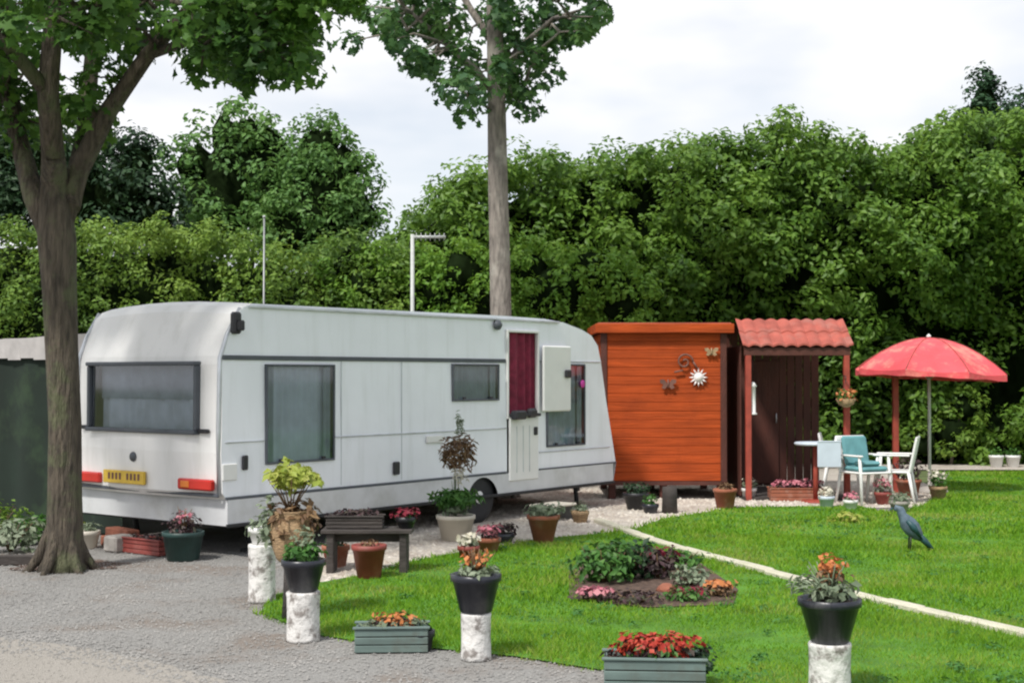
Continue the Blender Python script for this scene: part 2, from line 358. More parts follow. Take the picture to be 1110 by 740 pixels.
# grass blades
def blades(poly, xr, yr, dens, w, h):
    k = int((xr[1]-xr[0])*(yr[1]-yr[0])*dens); x = rng.uniform(*xr, k); y = rng.uniform(*yr, k)
    jx = x+.05*np.sin(x*31+y*17)+rng.normal(0,.03,k); jy = y+.05*np.sin(y*27-x*13)+rng.normal(0,.03,k)
    ok = inside(poly, jx, jy) & ~inside(bed, jx+.05*np.sin(x*9), jy+.04*np.sin(x*14)) & (np.abs(x) < .42*y+1.2)
    x = x[ok]; y = y[ok]; k = len(x); a = rng.uniform(0, 2*math.pi, k)
    patch = .8 + .3*np.sin(x*1.7+np.sin(y*1.3)*2)*np.sin(y*1.1+1) + .2*np.sin(x*5+y*3)*np.sin(y*6-x*2)
    hh = h*rng.uniform(.5, 1.3, k)*patch; lean = rng.normal(size=(k,2))*.45*hh[:,None]
    ww = w*rng.uniform(.7, 1.3, k)
    V = np.zeros((k,3,3)); V[:,0,0] = x-np.cos(a)*ww; V[:,0,1] = y-np.sin(a)*ww; V[:,1,0] = x+np.cos(a)*ww; V[:,1,1] = y+np.sin(a)*ww
    V[:,:2,2] = .004; V[:,2,0] = x+lean[:,0]; V[:,2,1] = y+lean[:,1]; V[:,2,2] = hh
    return V
V = np.concatenate([blades(lawn, (-2.5,5.5), (5.5,10), 4200, .0035, .045), blades(lawn, (-3,7), (10,15), 2200, .006, .05), blades(lawn, (-1,13), (15,26), 900, .010, .055)]).reshape(-1,3)
me = bpy.data.meshes.new('grass'); n = len(V)//3
me.vertices.add(len(V)); me.vertices.foreach_set('co', V.ravel()); me.loops.add(len(V)); me.loops.foreach_set('vertex_index', np.arange(len(V), dtype=np.int32))
me.polygons.add(n); me.polygons.foreach_set('loop_start', np.arange(0, len(V), 3, dtype=np.int32)); me.materials.append(M['grass']); me.update(calc_edges=True)
go = bpy.data.objects.new('grass', me); COL.objects.link(go); tag(go, 'short bright green grass covering the lawn', 'grass', kind='stuff')
k = 260; yy = 7.5+16*rng.random(k)**1.4; xx = rng.uniform(-.12,.40,k)*yy; ok = inside(lawn,xx,yy)&~inside(bed,xx,yy)&inside(lawn,xx,yy-.15)
cp = np.stack([xx[ok],yy[ok],np.full(ok.sum(),.035)],-1); dd, nn = clumps(cp, rng.uniform(.04,.12,len(cp)), 26, 1.2, .25)
tag(leaf_obj('clover', dd, nn, .028, leafmat('clover_leaf', [(.03,.10,.02),(.05,.17,.03),(.10,.24,.06)], .2), None), 'scattered clover and weeds growing through the lawn', 'clover', kind='stuff')
# loose stones
def stones(name, label, poly, xr, yr, k, s, m, excl=()):
    x = rng.uniform(*xr, k); y = rng.uniform(*yr, k); ok = inside(poly, x, y)
    for e in excl: ok &= ~inside(e, x, y)
    x = x[ok]; y = y[ok]; k = len(x)
    oc = np.array([(1,0,0),(0,1,0),(-1,0,0),(0,-1,0),(0,0,1)]); fc = np.array([(0,1,4),(1,2,4),(2,3,4),(3,0,4)])
    sz = s*rng.uniform(.4,1.3,(k,1,1)); V = oc[None]*sz*rng.uniform(.6,1.2,(k,5,1)); V[:,:,2] *= .7
    a = rng.uniform(0,6.28,k); c, s_ = np.cos(a)[:,None], np.sin(a)[:,None]; X = V[:,:,0]*c-V[:,:,1]*s_; Y = V[:,:,0]*s_+V[:,:,1]*c
    V = np.stack([X+x[:,None], Y+y[:,None], V[:,:,2]+.002], -1).reshape(-1,3); Fc = (fc[None]+(np.arange(k)*5)[:,None,None]).reshape(-1,3)
    me = bpy.data.meshes.new(name); me.vertices.add(len(V)); me.vertices.foreach_set('co', V.ravel()); me.loops.add(Fc.size); me.loops.foreach_set('vertex_index', Fc.ravel().astype(np.int32))
    me.polygons.add(len(Fc)); me.polygons.foreach_set('loop_start', np.arange(0, Fc.size, 3, dtype=np.int32)); me.materials.append(m); me.update(calc_edges=True)
    o = bpy.data.objects.new(name, me); COL.objects.link(o); tag(o, label, name.replace('_', ' '), kind='stuff')
gm = leafmat('loose_gravel_stone', [(.16,.155,.148),(.25,.243,.23),(.35,.335,.315)], 0, .9, 1.2)
pm = leafmat('loose_chipping_stone', [(.30,.24,.20),(.5,.45,.38),(.68,.63,.56)], 0, .9, 1.2)
yard = [(-9,5),(6,5),(6,14),(-9,21)]
stones('gravel', 'loose grey gravel between the road and the caravan', yard, (-8,4), (6,15), 90000, .010, gm, (lawn, patio, road))
stones('chippings', 'pale loose chippings on the path in front of the caravan', patio, (-3,6.6), (9,22), 26000, .03, pm, (lawn,))
rm = leafmat('road_grit_stone', [(.2,.19,.17),(.31,.29,.26),(.42,.395,.36)], 0, .9, 1.2)
stones('road_edge_gravel', 'stray grey gravel spilling over the edge of the road', [g(-60,672),g(60,688),g(150,703),g(240,727),g(330,752),g(300,775),g(225,752),g(140,728),g(50,712),g(-60,704)], (-6,3), (6.5,11), 30000, .013, gm)
stones('road_grit', 'fine pale grit lying on the road', road, (-5,3), (5.5,11), 22000, .007, rm)
# ------------------------------------------------------------------ caravan
A = math.atan2(.798, .602); W = 2.25
van = thing('caravan', 'long white touring caravan with maroon door curtain, parked beside the wooden shed', 'caravan', (-2.71, 13.1, 0), A)
prof = [(0.02,.56),(-.03,.62),(-.05,1.0),(-.04,1.20),(-.035,1.84),(-.02,1.92),(.06,2.12),(.16,2.32),(.24,2.39),(.36,2.43),(4.35,2.445),(5.2,2.435),(5.6,2.405),(5.95,2.35),(6.25,2.25),(6.40,2.12),(6.47,1.9),(6.58,1.4),(6.74,.80),(6.80,.56)]
def side_y(z): return .015*max(0, (z-.9))**1.2   # walls lean in slightly with height
cuts = [.51, 1.45, 3.37, 4.23, 4.40, 5.03, 5.21, 6.05]
holes = {(.51,1.45): (.87,1.84), (3.37,4.23): (1.44,1.86), (4.40,5.03): (.56,2.26), (5.21,6.05): (.84,1.87)}
def zt(u):
    for (a, za), (b, zb) in zip(prof[9:-1], prof[10:]):
        if a <= u <= b: return za + (zb-za)*(u-a)/(b-a)
for yy, front in ((0, True), (W, False)):
    sgn = 1 if front else -1; mb = MB()
    def q(u, z): return (u, yy + sgn*side_y(z), z)
    def poly(pl):
        mb.add([q(*p) for p in pl], [tuple(range(len(pl))) if front else tuple(range(len(pl)))[::-1]])
    rear = [p for p in prof[:10]]
    zl = [.56,.9,1.2,1.5,1.84,2.12]
    # rear end piece, front end piece
    poly([(.51,.56)] + [(.51,z) for z in zl[1:]] + [(.51, zt(.51))] + rear[::-1])
    fr = [p for p in prof if p[0] > 6.05]
    poly(fr[::-1][:1] + fr[::-1][1:] + [(6.05, zt(6.05))] + [(6.05,z) for z in zl[::-1]])
    for a, b in zip(cuts[:-1], cuts[1:]):
        n = max(1, int((b-a)/.35)); us = [a+(b-a)*i/n for i in range(n+1)]
        h = holes.get((a,b)) if front else None
        for u0, u1 in zip(us[:-1], us[1:]):
            segs = [(.56, None)] if not h else [(.56, h[0]), (h[1], None)]
            for lo, hi in segs:
                if hi is not None and hi-lo < .01: continue
                lv = [lo] + [z for z in zl if z > lo+.02 and (hi is None or z < hi-.02)]
                for i, z0 in enumerate(lv):
                    if i+1 < len(lv): p2 = lv[i+1]; poly([(u0,z0),(u1,z0),(u1,p2),(u0,p2)])
                    else:
                        t0, t1 = (hi, hi) if hi is not None else (zt(u0), zt(u1))
                        poly([(u0,z0),(u1,z0),(u1,t1),(u0,t0)])
    mb.build('side_wall', 'van_side', van)
def ring(i0, i1, m, name, vcuts=None, hole=None):
    mb = MB(); vc = vcuts or [0, W*.25, W*.5, W*.75, W]
    for i in range(i0, i1):
        (u0,z0), (u1,z1) = prof[i], prof[i+1]
        for v0, v1 in zip(vc[:-1], vc[1:]):
            if hole and i in hole[0] and v0 >= hole[1]-1e-6 and v1 <= hole[2]+1e-6: continue
            def pt(u, z, v):
                s = side_y(z); y = s + (W-2*s)*v/W
                bow = (1-((v-W/2)/(W/2))**2)
                du = (-.07*bow if u < .4 else (.07*bow if u > 6.1 else 0)); dz = .045*bow if z > 2.3 else 0
                return (u+du, y, z+dz)
            mb.add([pt(u0,z0,v0), pt(u1,z1,v0), pt(u1,z1,v1), pt(u0,z0,v1)], [(0,1,2,3)], True)
    return mb.build(name, m, van)
WR0, WR1 = .32, 1.93
ring(0, 9, 'van_rear', 'rear_panel', [0,.12,WR0,.72,1.125,1.53,WR1,2.13,W], ([3], WR0, WR1))
ring(9, 13, 'van_side', 'roof'); ring(13, 19, 'van_side', 'front_panel')
# interior
mb = MB()
mb.add([(.05,W-.1,.6),(6.4,W-.1,.6),(6.2,W-.1,2.2),(.2,W-.1,2.2)], [(0,1,2,3)])
mb.add([(.05,.02,.6),(6.6,.02,.6),(6.6,W-.02,.6),(.05,W-.02,.6)], [(0,1,2,3)])
mb.build('interior', 'inside', van)
# skirt with a rounded wheel arch
mb = MB(); uc = 3.92; ra = .30
us = sorted(set([0.02] + [uc+ra*math.cos(math.pi*k/16) for k in range(17)] + [6.72]))
for yy in (-.012, W+.012):
    for a, b in zip(us[:-1], us[1:]):
        def lo(u):
            return max(.31, .24+math.sqrt(max(0, ra*ra-(u-uc)**2))) if abs(u-uc) <= ra+1e-6 else .31
        mb.add([(a,yy,lo(a)),(b,yy,lo(b)),(b,yy,.56),(a,yy,.56)], [(0,1,2,3)])
mb.add([(.02,-.012,.31),(.02,W+.012,.31),(.02,W+.012,.56),(.02,-.012,.56)], [(0,1,2,3)])
mb.add([(6.72,-.012,.31),(6.72,W+.012,.31),(6.79,W+.012,.56),(6.79,-.012,.56)], [(0,1,2,3)])
mb.build('skirt', 'van_skirt', van)
MB().box((.05,.0,.29),(6.7,W,.33)).build('chassis_floor', 'rubber', van)
def rail(u0, u1, z, h=.022, m='grey_trim', y=-.016, t=.02):
    MB().box((u0, y+side_y(z), z-h/2), (u1, y+t+side_y(z), z+h/2), .004).build('trim_rail', m, van)
rail(-.03, 4.38, 1.905, .045, 'grey_trim'); rail(5.05, 6.46, 1.905, .014, 'alu'); rail(0, .49, 1.10, .012, 'alu'); rail(1.47, 4.38, 1.10, .014, 'alu')
rail(0, 4.38, .57, .028, 'grey_trim'); rail(5.05, 6.8, .57, .02, 'grey_trim'); rail(5.05, 6.64, .78, .012, 'alu'); rail(-.0, 6.74, .315, .03, 'rubber', -.03)
rail(.3, 5.5, 2.40, .025, 'alu', -.03, .03)
for u in (1.56, 2.5): 
    MB().box((u, -.004, .6), (u+.006, .004, 1.88)).build('panel_joint', 'alu', van)
# rear trim and corner posts
mb = MB(); mb.box((-.075,.02,.585),(-.05,W-.02,.62),.006); mb.build('rear_bumper_trim', 'grey_trim', van)
mb = MB()
for v in (.012, W-.055):
    mb = MB(); mb.tube([(-.045, v+.02, .6), (-.06, v+.02, 1.2), (-.045, v+.02, 1.9), (.05, v+.03, 2.12), (.22, v+.04, 2.38)], .022, 8); mb.build('corner_trim', 'alu', van)
def wavy(u0, u1, z0, z1, y, amp=.02, f=55):
    mb = MB(); n = 60
    for i in range(n+1):
        u = u0+(u1-u0)*i/n; d = amp*math.sin(u*f+math.sin(u*9)*1.5); mb.v += [(u, y+d, z0), (u, y+d*.7, z1)]
    mb.f = [(2*i, 2*i+2, 2*i+3, 2*i+1) for i in range(n)]; mb.mi = [0]*n; mb.sm = [True]*n; return mb
def frame(u0, u1, z0, z1, y0, y1, t):
    return MB().box((u0-t,y0,z0-t),(u1+t,y1,z0),.005).box((u0-t,y0,z1),(u1+t,y1,z1+t),.005).box((u0-t,y0,z0),(u0,y1,z1),.005).box((u1,y0,z0),(u1+t,y1,z1),.005)
def window(u0, u1, z0, z1, lab=None, cur='curtain'):
    y = side_y((z0+z1)/2)
    w = frame(u0+.015, u1-.015, z0+.015, z1-.015, y-.03, y+.02, .02).build('side_window', 'grey_trim', van)
    if lab: w['label'] = lab
    MB().add([(u0+.02,y-.02,z0+.02),(u1-.02,y-.02,z0+.02),(u1-.02,y-.02,z1-.02),(u0+.02,y-.02,z1-.02)],[(0,1,2,3)]).build('pane', 'glass', w)
    c = (z1-z0)
    wavy(u0+.02, u1-.02, z0+.01, z1-.01, y+.055, .014).build('curtain', cur, w)
    d = wavy(u0+.0, u0+.13, z0, z1, y+.022, .012, 70); e = wavy(u1-.13, u1, z0, z1, y+.022, .012, 70)
    d.build('side_curtain', 'curtain_dark', w); e.build('side_curtain', 'curtain_dark', w)
    return w
window(.51, 1.45, .87, 1.84, 'large grey curtained window near the rear')
window(3.37, 4.23, 1.44, 1.86, 'small high window left of the door', 'curtain_dark')
w3 = window(5.21, 6.05, .84, 1.87, 'window behind the opened upper door', 'curtain_dark')
MB().lathe([(.001,0),(.05,.0),(.05,.006),(.001,.006)], (0,0,0), 14).build('sticker', 'magenta', w3).matrix_local = Matrix.Translation((5.97,-.03,1.62)) @ Matrix.Rotation(R(90),4,'X')
# rear window: framed, one wide pane
rw = MB(); rw.box((-.15,WR0-.04,1.17),(-.04,WR1+.04,1.21),.01).box((-.15,WR0-.04,1.83),(-.04,WR1+.04,1.87),.01).box((-.13,WR0-.04,1.21),(-.04,WR0,1.83),.01).box((-.13,WR1,1.21),(-.04,WR1+.04,1.83),.01)
rwo = rw.build('rear_window', 'grey_trim', van)
mb = MB()
for i in range(10):
    v0 = WR0+(WR1-WR0)*i/10; v1 = WR0+(WR1-WR0)*(i+1)/10
    f = lambda v: -.055-.075*(1-((v-W/2)/(W/2))**2)
    mb.add([(f(v0),v0,1.21),(f(v1),v1,1.21),(f(v1)+.003,v1,1.83),(f(v0)+.003,v0,1.83)], [(0,3,2,1)], True)
mb.build('pane', 'glass', rwo)
mb = wavy(WR0, WR1, 1.2, 1.52, 0, .02, 45); mb.v = [(v[1]+.06, v[0], v[2]) for v in mb.v]; mb.build('curtain', 'curtain', rwo)
mb = wavy(WR0, WR1, 1.50, 1.84, 0, .012, 30); mb.v = [(v[1]+.035, v[0], v[2]) for v in mb.v]; mb.build('blind', 'curtain_dark', rwo)
MB().box((-.105,.14,1.185),(-.06,.30,1.225),.012).build('grab_handle', 'black', van)
MB().box((-.105,1.98,1.185),(-.06,2.12,1.225),.012).build('grab_handle', 'black', van)
# rear lamps, plate, badge
for v0, v1 in ((.07,.55),(1.76,2.2)):
    tl = MB().box((-.125,v0,.645),(-.055,v1,.75),.015).build('tail_light', 'redlens', van)
    MB().box((-.135,v0+.3,.665),(-.12,v0+.42,.73),.006).build('indicator_lens', 'orangelens', tl)
mb = MB().box((-.15,1.02,.66),(-.115,1.66,.79),.006); mb.cur = 1
for i in range(9):
    if i in (4,): continue
    v = 1.08+i*.058; mb.box((-.153,v,.70),(-.1505,v+.03,.765))
mb.build('number_plate', ['yellow','brownorn'], van)
mb = MB(); mb.lathe([(.001,0),(.05,0),(.045,.012),(.001,.016)], (0,0,0), 16)
bg = mb.build('badge', 'grey_trim', van); bg.matrix_local = Matrix.Translation((-.118,1.22,.93)) @ Matrix.Rotation(R(-90),4,'Y')
mb = MB().box((.07,-.045,2.13),(.17,.035,2.34),.02).box((.09,-.10,2.16),(.16,-.04,2.26),.015); mb.build('marker_lamp', 'black', van)
MB().box((-.045,-.018,.74),(.14,.0,.9),.01).build('locker_door', 'white_plastic', van)
MB().box((.20,-.03,.83),(.27,-.0,.97),.01).build('locker_handle', 'black', van)
MB().box((2.35,-.035,.66),(2.45,0,.80),.012).build('side_vent', 'black', van)
for u0, u1, z in ((.51,1.45,.87),(3.37,4.23,1.44),(5.21,6.05,.84)):
    for u in (u0+.15, u1-.2): MB().box((u,-.045,z+.02),(u+.05,-.02,z+.045),.006).build('window_catch', 'black', van)
MB().box((2.9,-.03,.98),(3.18,-.0,1.06),.008).build('fridge_vent', 'white_plastic', van)
for u in (.9,2.2,3.3,5.6): MB().tube([(u,-.03,.60),(u+.0,-.03,.60),(u+.05,-.03,.60)], .014, 8).build('side_marker', 'orangelens', van)
# door: lower leaf closed, upper leaf folded out to the right, maroon fly curtain
dl = MB().box((4.42,-.03,.46),(5.01,0.0,1.22),.012).build('lower_door', 'white_plastic', van)
MB().box((4.90,-.05,1.00),(4.97,-.03,1.10),.008).build('door_handle', 'black', dl)
mb = MB()
for u in (4.55,4.68,4.81): mb.box((u,-.034,.56),(u+.012,-.029,1.12))
mb.build('door_rib', 'alu', dl)
ud = MB().box((5.06,-.07,1.28),(5.66,-.035,2.10),.03).build('upper_door', 'white_plastic', van)
MB().box((5.50,-.11,1.70),(5.62,-.07,1.80),.015).build('door_handle', 'black', ud)
frame(4.42, 5.01, 1.24, 2.25, -.02, .03, .03).build('door_frame', 'white_plastic', van)
wavy(4.41, 5.02, 1.20, 2.26, .05, .035, 38).build('fly_curtain', 'maroon', van)
mb = MB().box((4.42,-.08,1.23),(5.0,.03,1.27),.01).box((4.42,-.13,1.20),(4.64,-.03,1.31),.02).box((4.72,-.11,1.22),(4.9,-.03,1.33),.03); mb.build('door_shelf', 'black', van)
mb = MB(); mb.lathe([(.06,0),(.06,.03),(.03,.06),(.001,.065)], (0,0,0), 14); ll = mb.build('outside_lamp', 'grey_trim', van); ll.matrix_local = Matrix.Translation((4.2,.0,2.33)) @ Matrix.Rotation(R(90),4,'X')
# wheels, legs, hitch
for yy in (.13, W-.13):
    w = MB(); w.lathe([(.20,-.09),(.27,-.09),(.31,-.06),(.31,.06),(.27,.09),(.20,.09)], (0,0,0), 28); wo = w.build('wheel', 'rubber', van)
    wo.matrix_local = Matrix.Translation((uc, yy, .305)) @ Matrix.Rotation(R(90),4,'X')
    MB().lathe([(.001,-.07),(.19,-.07),(.20,-.05),(.20,.05),(.19,.085),(.12,.07),(.05,.10),(.001,.10)], (0,0,0), 20).build('rim', 'white_plastic', wo)
for u, v in ((.5,.25),(.5,W-.25),(6.2,.25),(6.2,W-.25)):
    MB().tube([(u,v,.32),(u+.05,v,.03)], .03, 8).box((u-.02,v-.07,0),(u+.12,v+.07,.03)).build('corner_steady', 'rubber', van)
mb = MB().tube([(6.6,.6,.38),(7.7,W/2,.42)], .04, 8).tube([(6.6,W-.6,.38),(7.7,W/2,.42)], .04, 8).tube([(7.55,W/2,.5),(7.55,W/2,.08)], .03, 8); mb.build('tow_hitch', 'steel', van)
# ------------------------------------------------------------------ awning behind the caravan
aw = thing('awning', 'dark green canvas awning with pale roof edge behind the tree trunk', 'awning', van.location, A)
y0, y1 = W+.06, W+3.6
mb = MB(); n = 14
for i in range(n):
    a = y0+(y1-y0)*i/n; b = y0+(y1-y0)*(i+1)/n; dz = lambda v: 2.22-.10*(v-y0)/(y1-y0)-.015*abs(math.sin((v-y0)*3))
    mb.add([(.5,a,dz(a)),(.5,b,dz(b)),(5,b,dz(b)+.0),(5,a,dz(a)+.1)], [(0,1,2,3)])
    mb.add([(.48,a,dz(a)),(.48,b,dz(b)),(.5,b,1.93-.02*(i%2)),(.5,a,1.93-.02*(i%2))], [(0,1,2,3)])
mb.build('awning_roof', 'awning_roof', aw)
mb = MB(); n = 60
for i in range(n+1):
    v = y0+(y1-y0)*i/n; d = .03*math.sin(v*9); mb.v += [(.56+d,v,0.02),(.56+d*.4,v,1.96)]
mb.f = [(2*i,2*i+2,2*i+3,2*i+1) for i in range(n)]; mb.mi = [0]*n; mb.sm = [True]*n
mb.add([(.56,y1,.02),(5,y1,.02),(5,y1,2.1),(.56,y1,1.96)], [(0,1,2,3)]); mb.build('canvas_wall', 'awning_green', aw)
for u in (.5,5): MB().tube([(u,y1-.02,0),(u,y1-.02,2.1)],.02,8).build('awning_pole', 'steel', aw)
# ------------------------------------------------------------------ shed
SY = 19.3
sx0, sx1 = P(652,400,SY).x, P(787,400,SY).x
sz0, sz1 = P(0,521,SY).z, P(0,351,SY).z
shed = thing('garden_shed', 'orange stained wooden shed on short stilts right of the caravan', 'shed', ((sx0+sx1)/2, SY, 0)); hw = (sx1-sx0)/2; D = 1.9
mb = MB(); nb = 17
for i in range(nb):
    a = sz0+(sz1-sz0-.12)*i/nb; b = a+(sz1-sz0-.12)/nb-.003; w = random.uniform(-.002,.002)
    mb.box((-hw+.05,.0+w,a),(hw-.05,.03+w,b),.006); mb.box((-hw+w,.05,a),(-hw+.03+w,D,b),.006); mb.box((hw-.03+w,.05,a),(hw+w,D,b),.006)
mb.box((-hw+.04,.035,sz0),(hw-.04,D,sz1-.12)); mb.build('plank_wall', 'shed', shed)
for x in (-hw, hw-.07):
    for y in (-.02, D-.05): MB().box((x-.01,y,sz0-.02),(x+.08,y+.08,sz1-.1),.008).build('corner_post', 'shed_dark', shed)
MB().box((-hw-.09,-.12,sz1-.13),(hw+.10,-.09,sz1-.0),.008).box((-hw-.09,-.085,sz1-.13),(-hw-.06,D+.1,sz1),.008).box((hw+.07,-.085,sz1-.13),(hw+.10,D+.1,sz1),.008).build('fascia', 'shed', shed)
MB().box((-hw-.055,-.085,sz1-.10),(hw+.065,D+.1,sz1+.015),.006).build('roof', 'felt', shed)
MB().box((-hw,.0,sz0-.06),(hw,D,sz0-.003)).build('floor_beam', 'shed_dark', shed)
for x in (-hw+.1, -.05, hw-.12):
    for y in (.06, D-.15): MB().box((x,y,0),(x+.1,y+.1,sz0-.05),.01).build('stilt', 'shed_dark', shed)
# ornaments hung on the shed
def hang(name, label, cat, px, py, size, m, kind, group=None):
    p = P(px, py, SY-.035); mb = MB(); s = size
    if kind == 'butterfly':
        for sx in (-1,1):
            pts = [(0,0),(.5,.55),(.95,.5),(.9,.1),(.55,-.05),(.75,-.45),(.4,-.6),(.05,-.25)]
            vs = [(sx*x*s,-.014-abs(x)*.02,y*s) for x,y in pts] + [(sx*x*s,0-abs(x)*.02,y*s) for x,y in pts]; n = len(pts)
            mb.add(vs, [tuple(range(n)), tuple(range(n,2*n))[::-1]] + [(i,(i+1)%n,n+(i+1)%n,n+i) for i in range(n)])
        mb.tube([(0,-.02,-.5*s),(0,-.03,.5*s)], .012, 6)
    elif kind == 'sun':
        mb.tube([(0,0,0),(0,-.03,0)], .5*s, 18)
        for k in range(12):
            a = k*math.pi/6; c, q = math.cos(a), math.sin(a); mb.tube([(c*.5*s,-.012,q*.5*s),(c*s,-.012,q*s)], [.14*s,.02*s], 5)
    else:
        pts = [(math.cos(t*.35)*s*(1-t/30), -.015, math.sin(t*.35)*s*(1-t/30)) for t in range(26)]; mb.tube(pts, .013, 6)
        mb.tube([(s,-.015,0),(s*1.5,-.015,-s*.8)], .013, 6); mb.tube([(-s*.2,-.015,-s),(-s*1.2,-.015,-s*1.2)], .013, 6)
    o = mb.build(name, m); o.location = p; tag(o, label, cat, group)
hang('sun_ornament', 'cream round ornament with short rays near the shed front\'s right edge', 'ornament', 757, 409, .13, 'bead', 'sun')
hang('butterfly_ornament', 'brown butterfly ornament in the middle of the shed front', 'ornament', 724, 416, .12, 'brownorn', 'butterfly', 'ornaments hung on the shed')
hang('butterfly_ornament', 'pale tan butterfly ornament high up under the shed roof edge', 'ornament', 771, 381, .10, 'tan', 'butterfly', 'ornaments hung on the shed')
hang('scroll_ornament', 'curled iron scroll left of the cream round ornament', 'ornament', 742, 392, .12, 'brownorn', 'scroll')
# ------------------------------------------------------------------ open porch with tiled roof
LY = 19.2
lx0, lx1 = P(806,400,LY).x, P(921,400,LY).x; lz = P(0,376,LY).z; lzb = P(0,348,LY+.5).z; RB = .5; LB = 1.9
por = thing('garden_porch', 'open dark wooden porch with a ribbed terracotta roof beside the shed', 'porch', ((lx0+lx1)/2, LY, 0)); pw = (lx1-lx0)/2
mb = MB(); nx = 120;
ny = 2
for j in range(ny):
    y0_, y1_ = -.1+(RB+.1)*j/ny, -.1+(RB+.1)*(j+1)/ny+.015
    zz = lambda y: lz + (lzb-lz)*(y+.1)/(RB+.1)
    vs = []
    for i in range(nx+1):
        x = -pw-.03+(2*pw+.06)*i/nx; c = .028*abs(math.sin(x*math.pi/.17))
        vs += [(x,y0_,zz(y0_)+c+.022),(x,y1_,zz(y1_)+c),(x,y0_,zz(y0_)+c-.004)]
    mb.add(vs, [(3*i,3*i+3,3*i+4,3*i+1) for i in range(nx)] + [(3*i+2,3*i+5,3*i+3,3*i) for i in range(nx)])
mb.build('tiled_roof', 'rooftile', por)
mb = MB().box((-pw,-.06,lz-.12),(pw,-.02,lz-.006),.006).box((-pw,LB-.04,lzb-.14),(pw,LB,lzb-.02))
mb.add([(-pw,-.05,lz-.02),(pw,-.05,lz-.02),(pw,RB,lzb-.03),(-pw,RB,lzb-.03),(pw,LB,lzb-.02),(-pw,LB,lzb-.02)], [(0,1,2,3),(3,2,4,5)]); mb.build('roof_beam', 'shed_dark', por)
for x in (-pw+.02, pw-.09): MB().box((x,-.06,0),(x+.08,.02,lz-.11),.008).build('porch_post', 'redwood', por)
mb = MB()
k = 12
for i in range(k):
    a = -pw+2*pw*i/k; mb.box((a,LB+.005,.05),(a+2*pw/k-.008,LB+.03,lzb-.05),.004)
for i in range(10): mb.box((-pw-.03,.15+i*.12,.05),(-pw-.005,.15+i*.12+.112,lz+.02),.004)
mb.build('plank_wall', 'shed_dark', por)
dr = MB().box((-pw+.25,LB-.03,.08),(-pw+.85,LB+.0,1.95),.01).build('porch_door', 'shed_dark', por); MB().tube([(-pw+.8,LB-.07,1.0),(-pw+.8,LB-.07,1.15)], .012, 6).build('door_handle', 'alu', dr)
MB().box((-pw,-.05,.0),(pw,LB,.045)).build('porch_floor', 'woodgrey', por)
# things around the porch
def pot_prof(rt, rb, h, lip=.02):
    return [(rb*.9,0),(rb,.006),(rb+(rt-rb)*.9,h-.045),(rt,h-.045),(rt+lip*.4,h-.04),(rt+lip*.4,h-.003),(rt,h),(rt-.015,h-.004),(rt-.025,h-.03),(.001,h-.03)]
def planter(loc, rt, rb, h, potm, label, leaves=None, name='potted_plant', cat='potted plant', group=None, stems=None, extra=()):
    """extra: list of (partname, centre, radii, count, leafsize, mat, shape)"""
    t = thing(name, label, cat, tuple(loc), random.uniform(-1,1), group)
    MB().lathe(pot_prof(rt, rb, h), (0,0,0), 26, wob=.0).build('pot', potm, t)
    MB().lathe([(rt-.03,0),(rt-.03,.008),(.001,.016)], (0,0,h-.032), 16).build('soil', 'soil', t)
    if stems:
        n, hs, sp, sm = stems; mb = MB()
        for i in range(n):
            a = random.uniform(0,6.28); r = sp*random.uniform(.2,1); q = random.uniform(.7,1)
            mb.tube([(math.cos(a)*r*.15,math.sin(a)*r*.15,h-.03),(math.cos(a)*r*.5,math.sin(a)*r*.5,h+hs*q*.5),(math.cos(a)*r,math.sin(a)*r,h+hs*q)], [.007,.005,.003], 5)
        mb.build('stem', sm, t)
    for e in extra: tuft(t, *e)
    return t
def tuft(parent, name, c, r, n, ls, m, shape='rhomb', up=.6):
    d = rdir(n); pos = np.array(c) + d*np.array(r)*(rng.uniform(.1,1,n)**.45)[:,None]
    # uneven outline: pull some sides out
    pos += (np.array(pos)-np.array(c))*(.22*np.sin(d[:,0:1]*5+d[:,2:3]*4+c[2]*9))
    return leaf_obj(name, pos, d*.7+np.array([0,0,up])+rng.normal(size=d.shape)*.4, ls, m, parent, shape)
# table with red leg
tb = thing('garden_table', 'small round pale table on one red leg in front of the porch', 'table', tuple(P(884,500,18.9).xy)+(0,))
MB().lathe([(.001,.78),(.27,.78),(.285,.795),(.285,.81),(.27,.82),(.001,.822)], (0,0,0), 28).build('tabletop', 'pale_blue', tb)
MB().tube([(0,0,.03),(0,0,.78)], .035, 10).build('leg', 'redwood', tb); MB().lathe([(.001,0),(.2,0),(.19,.025),(.05,.045),(.001,.045)], (0,0,0), 20).build('foot', 'redwood', tb)
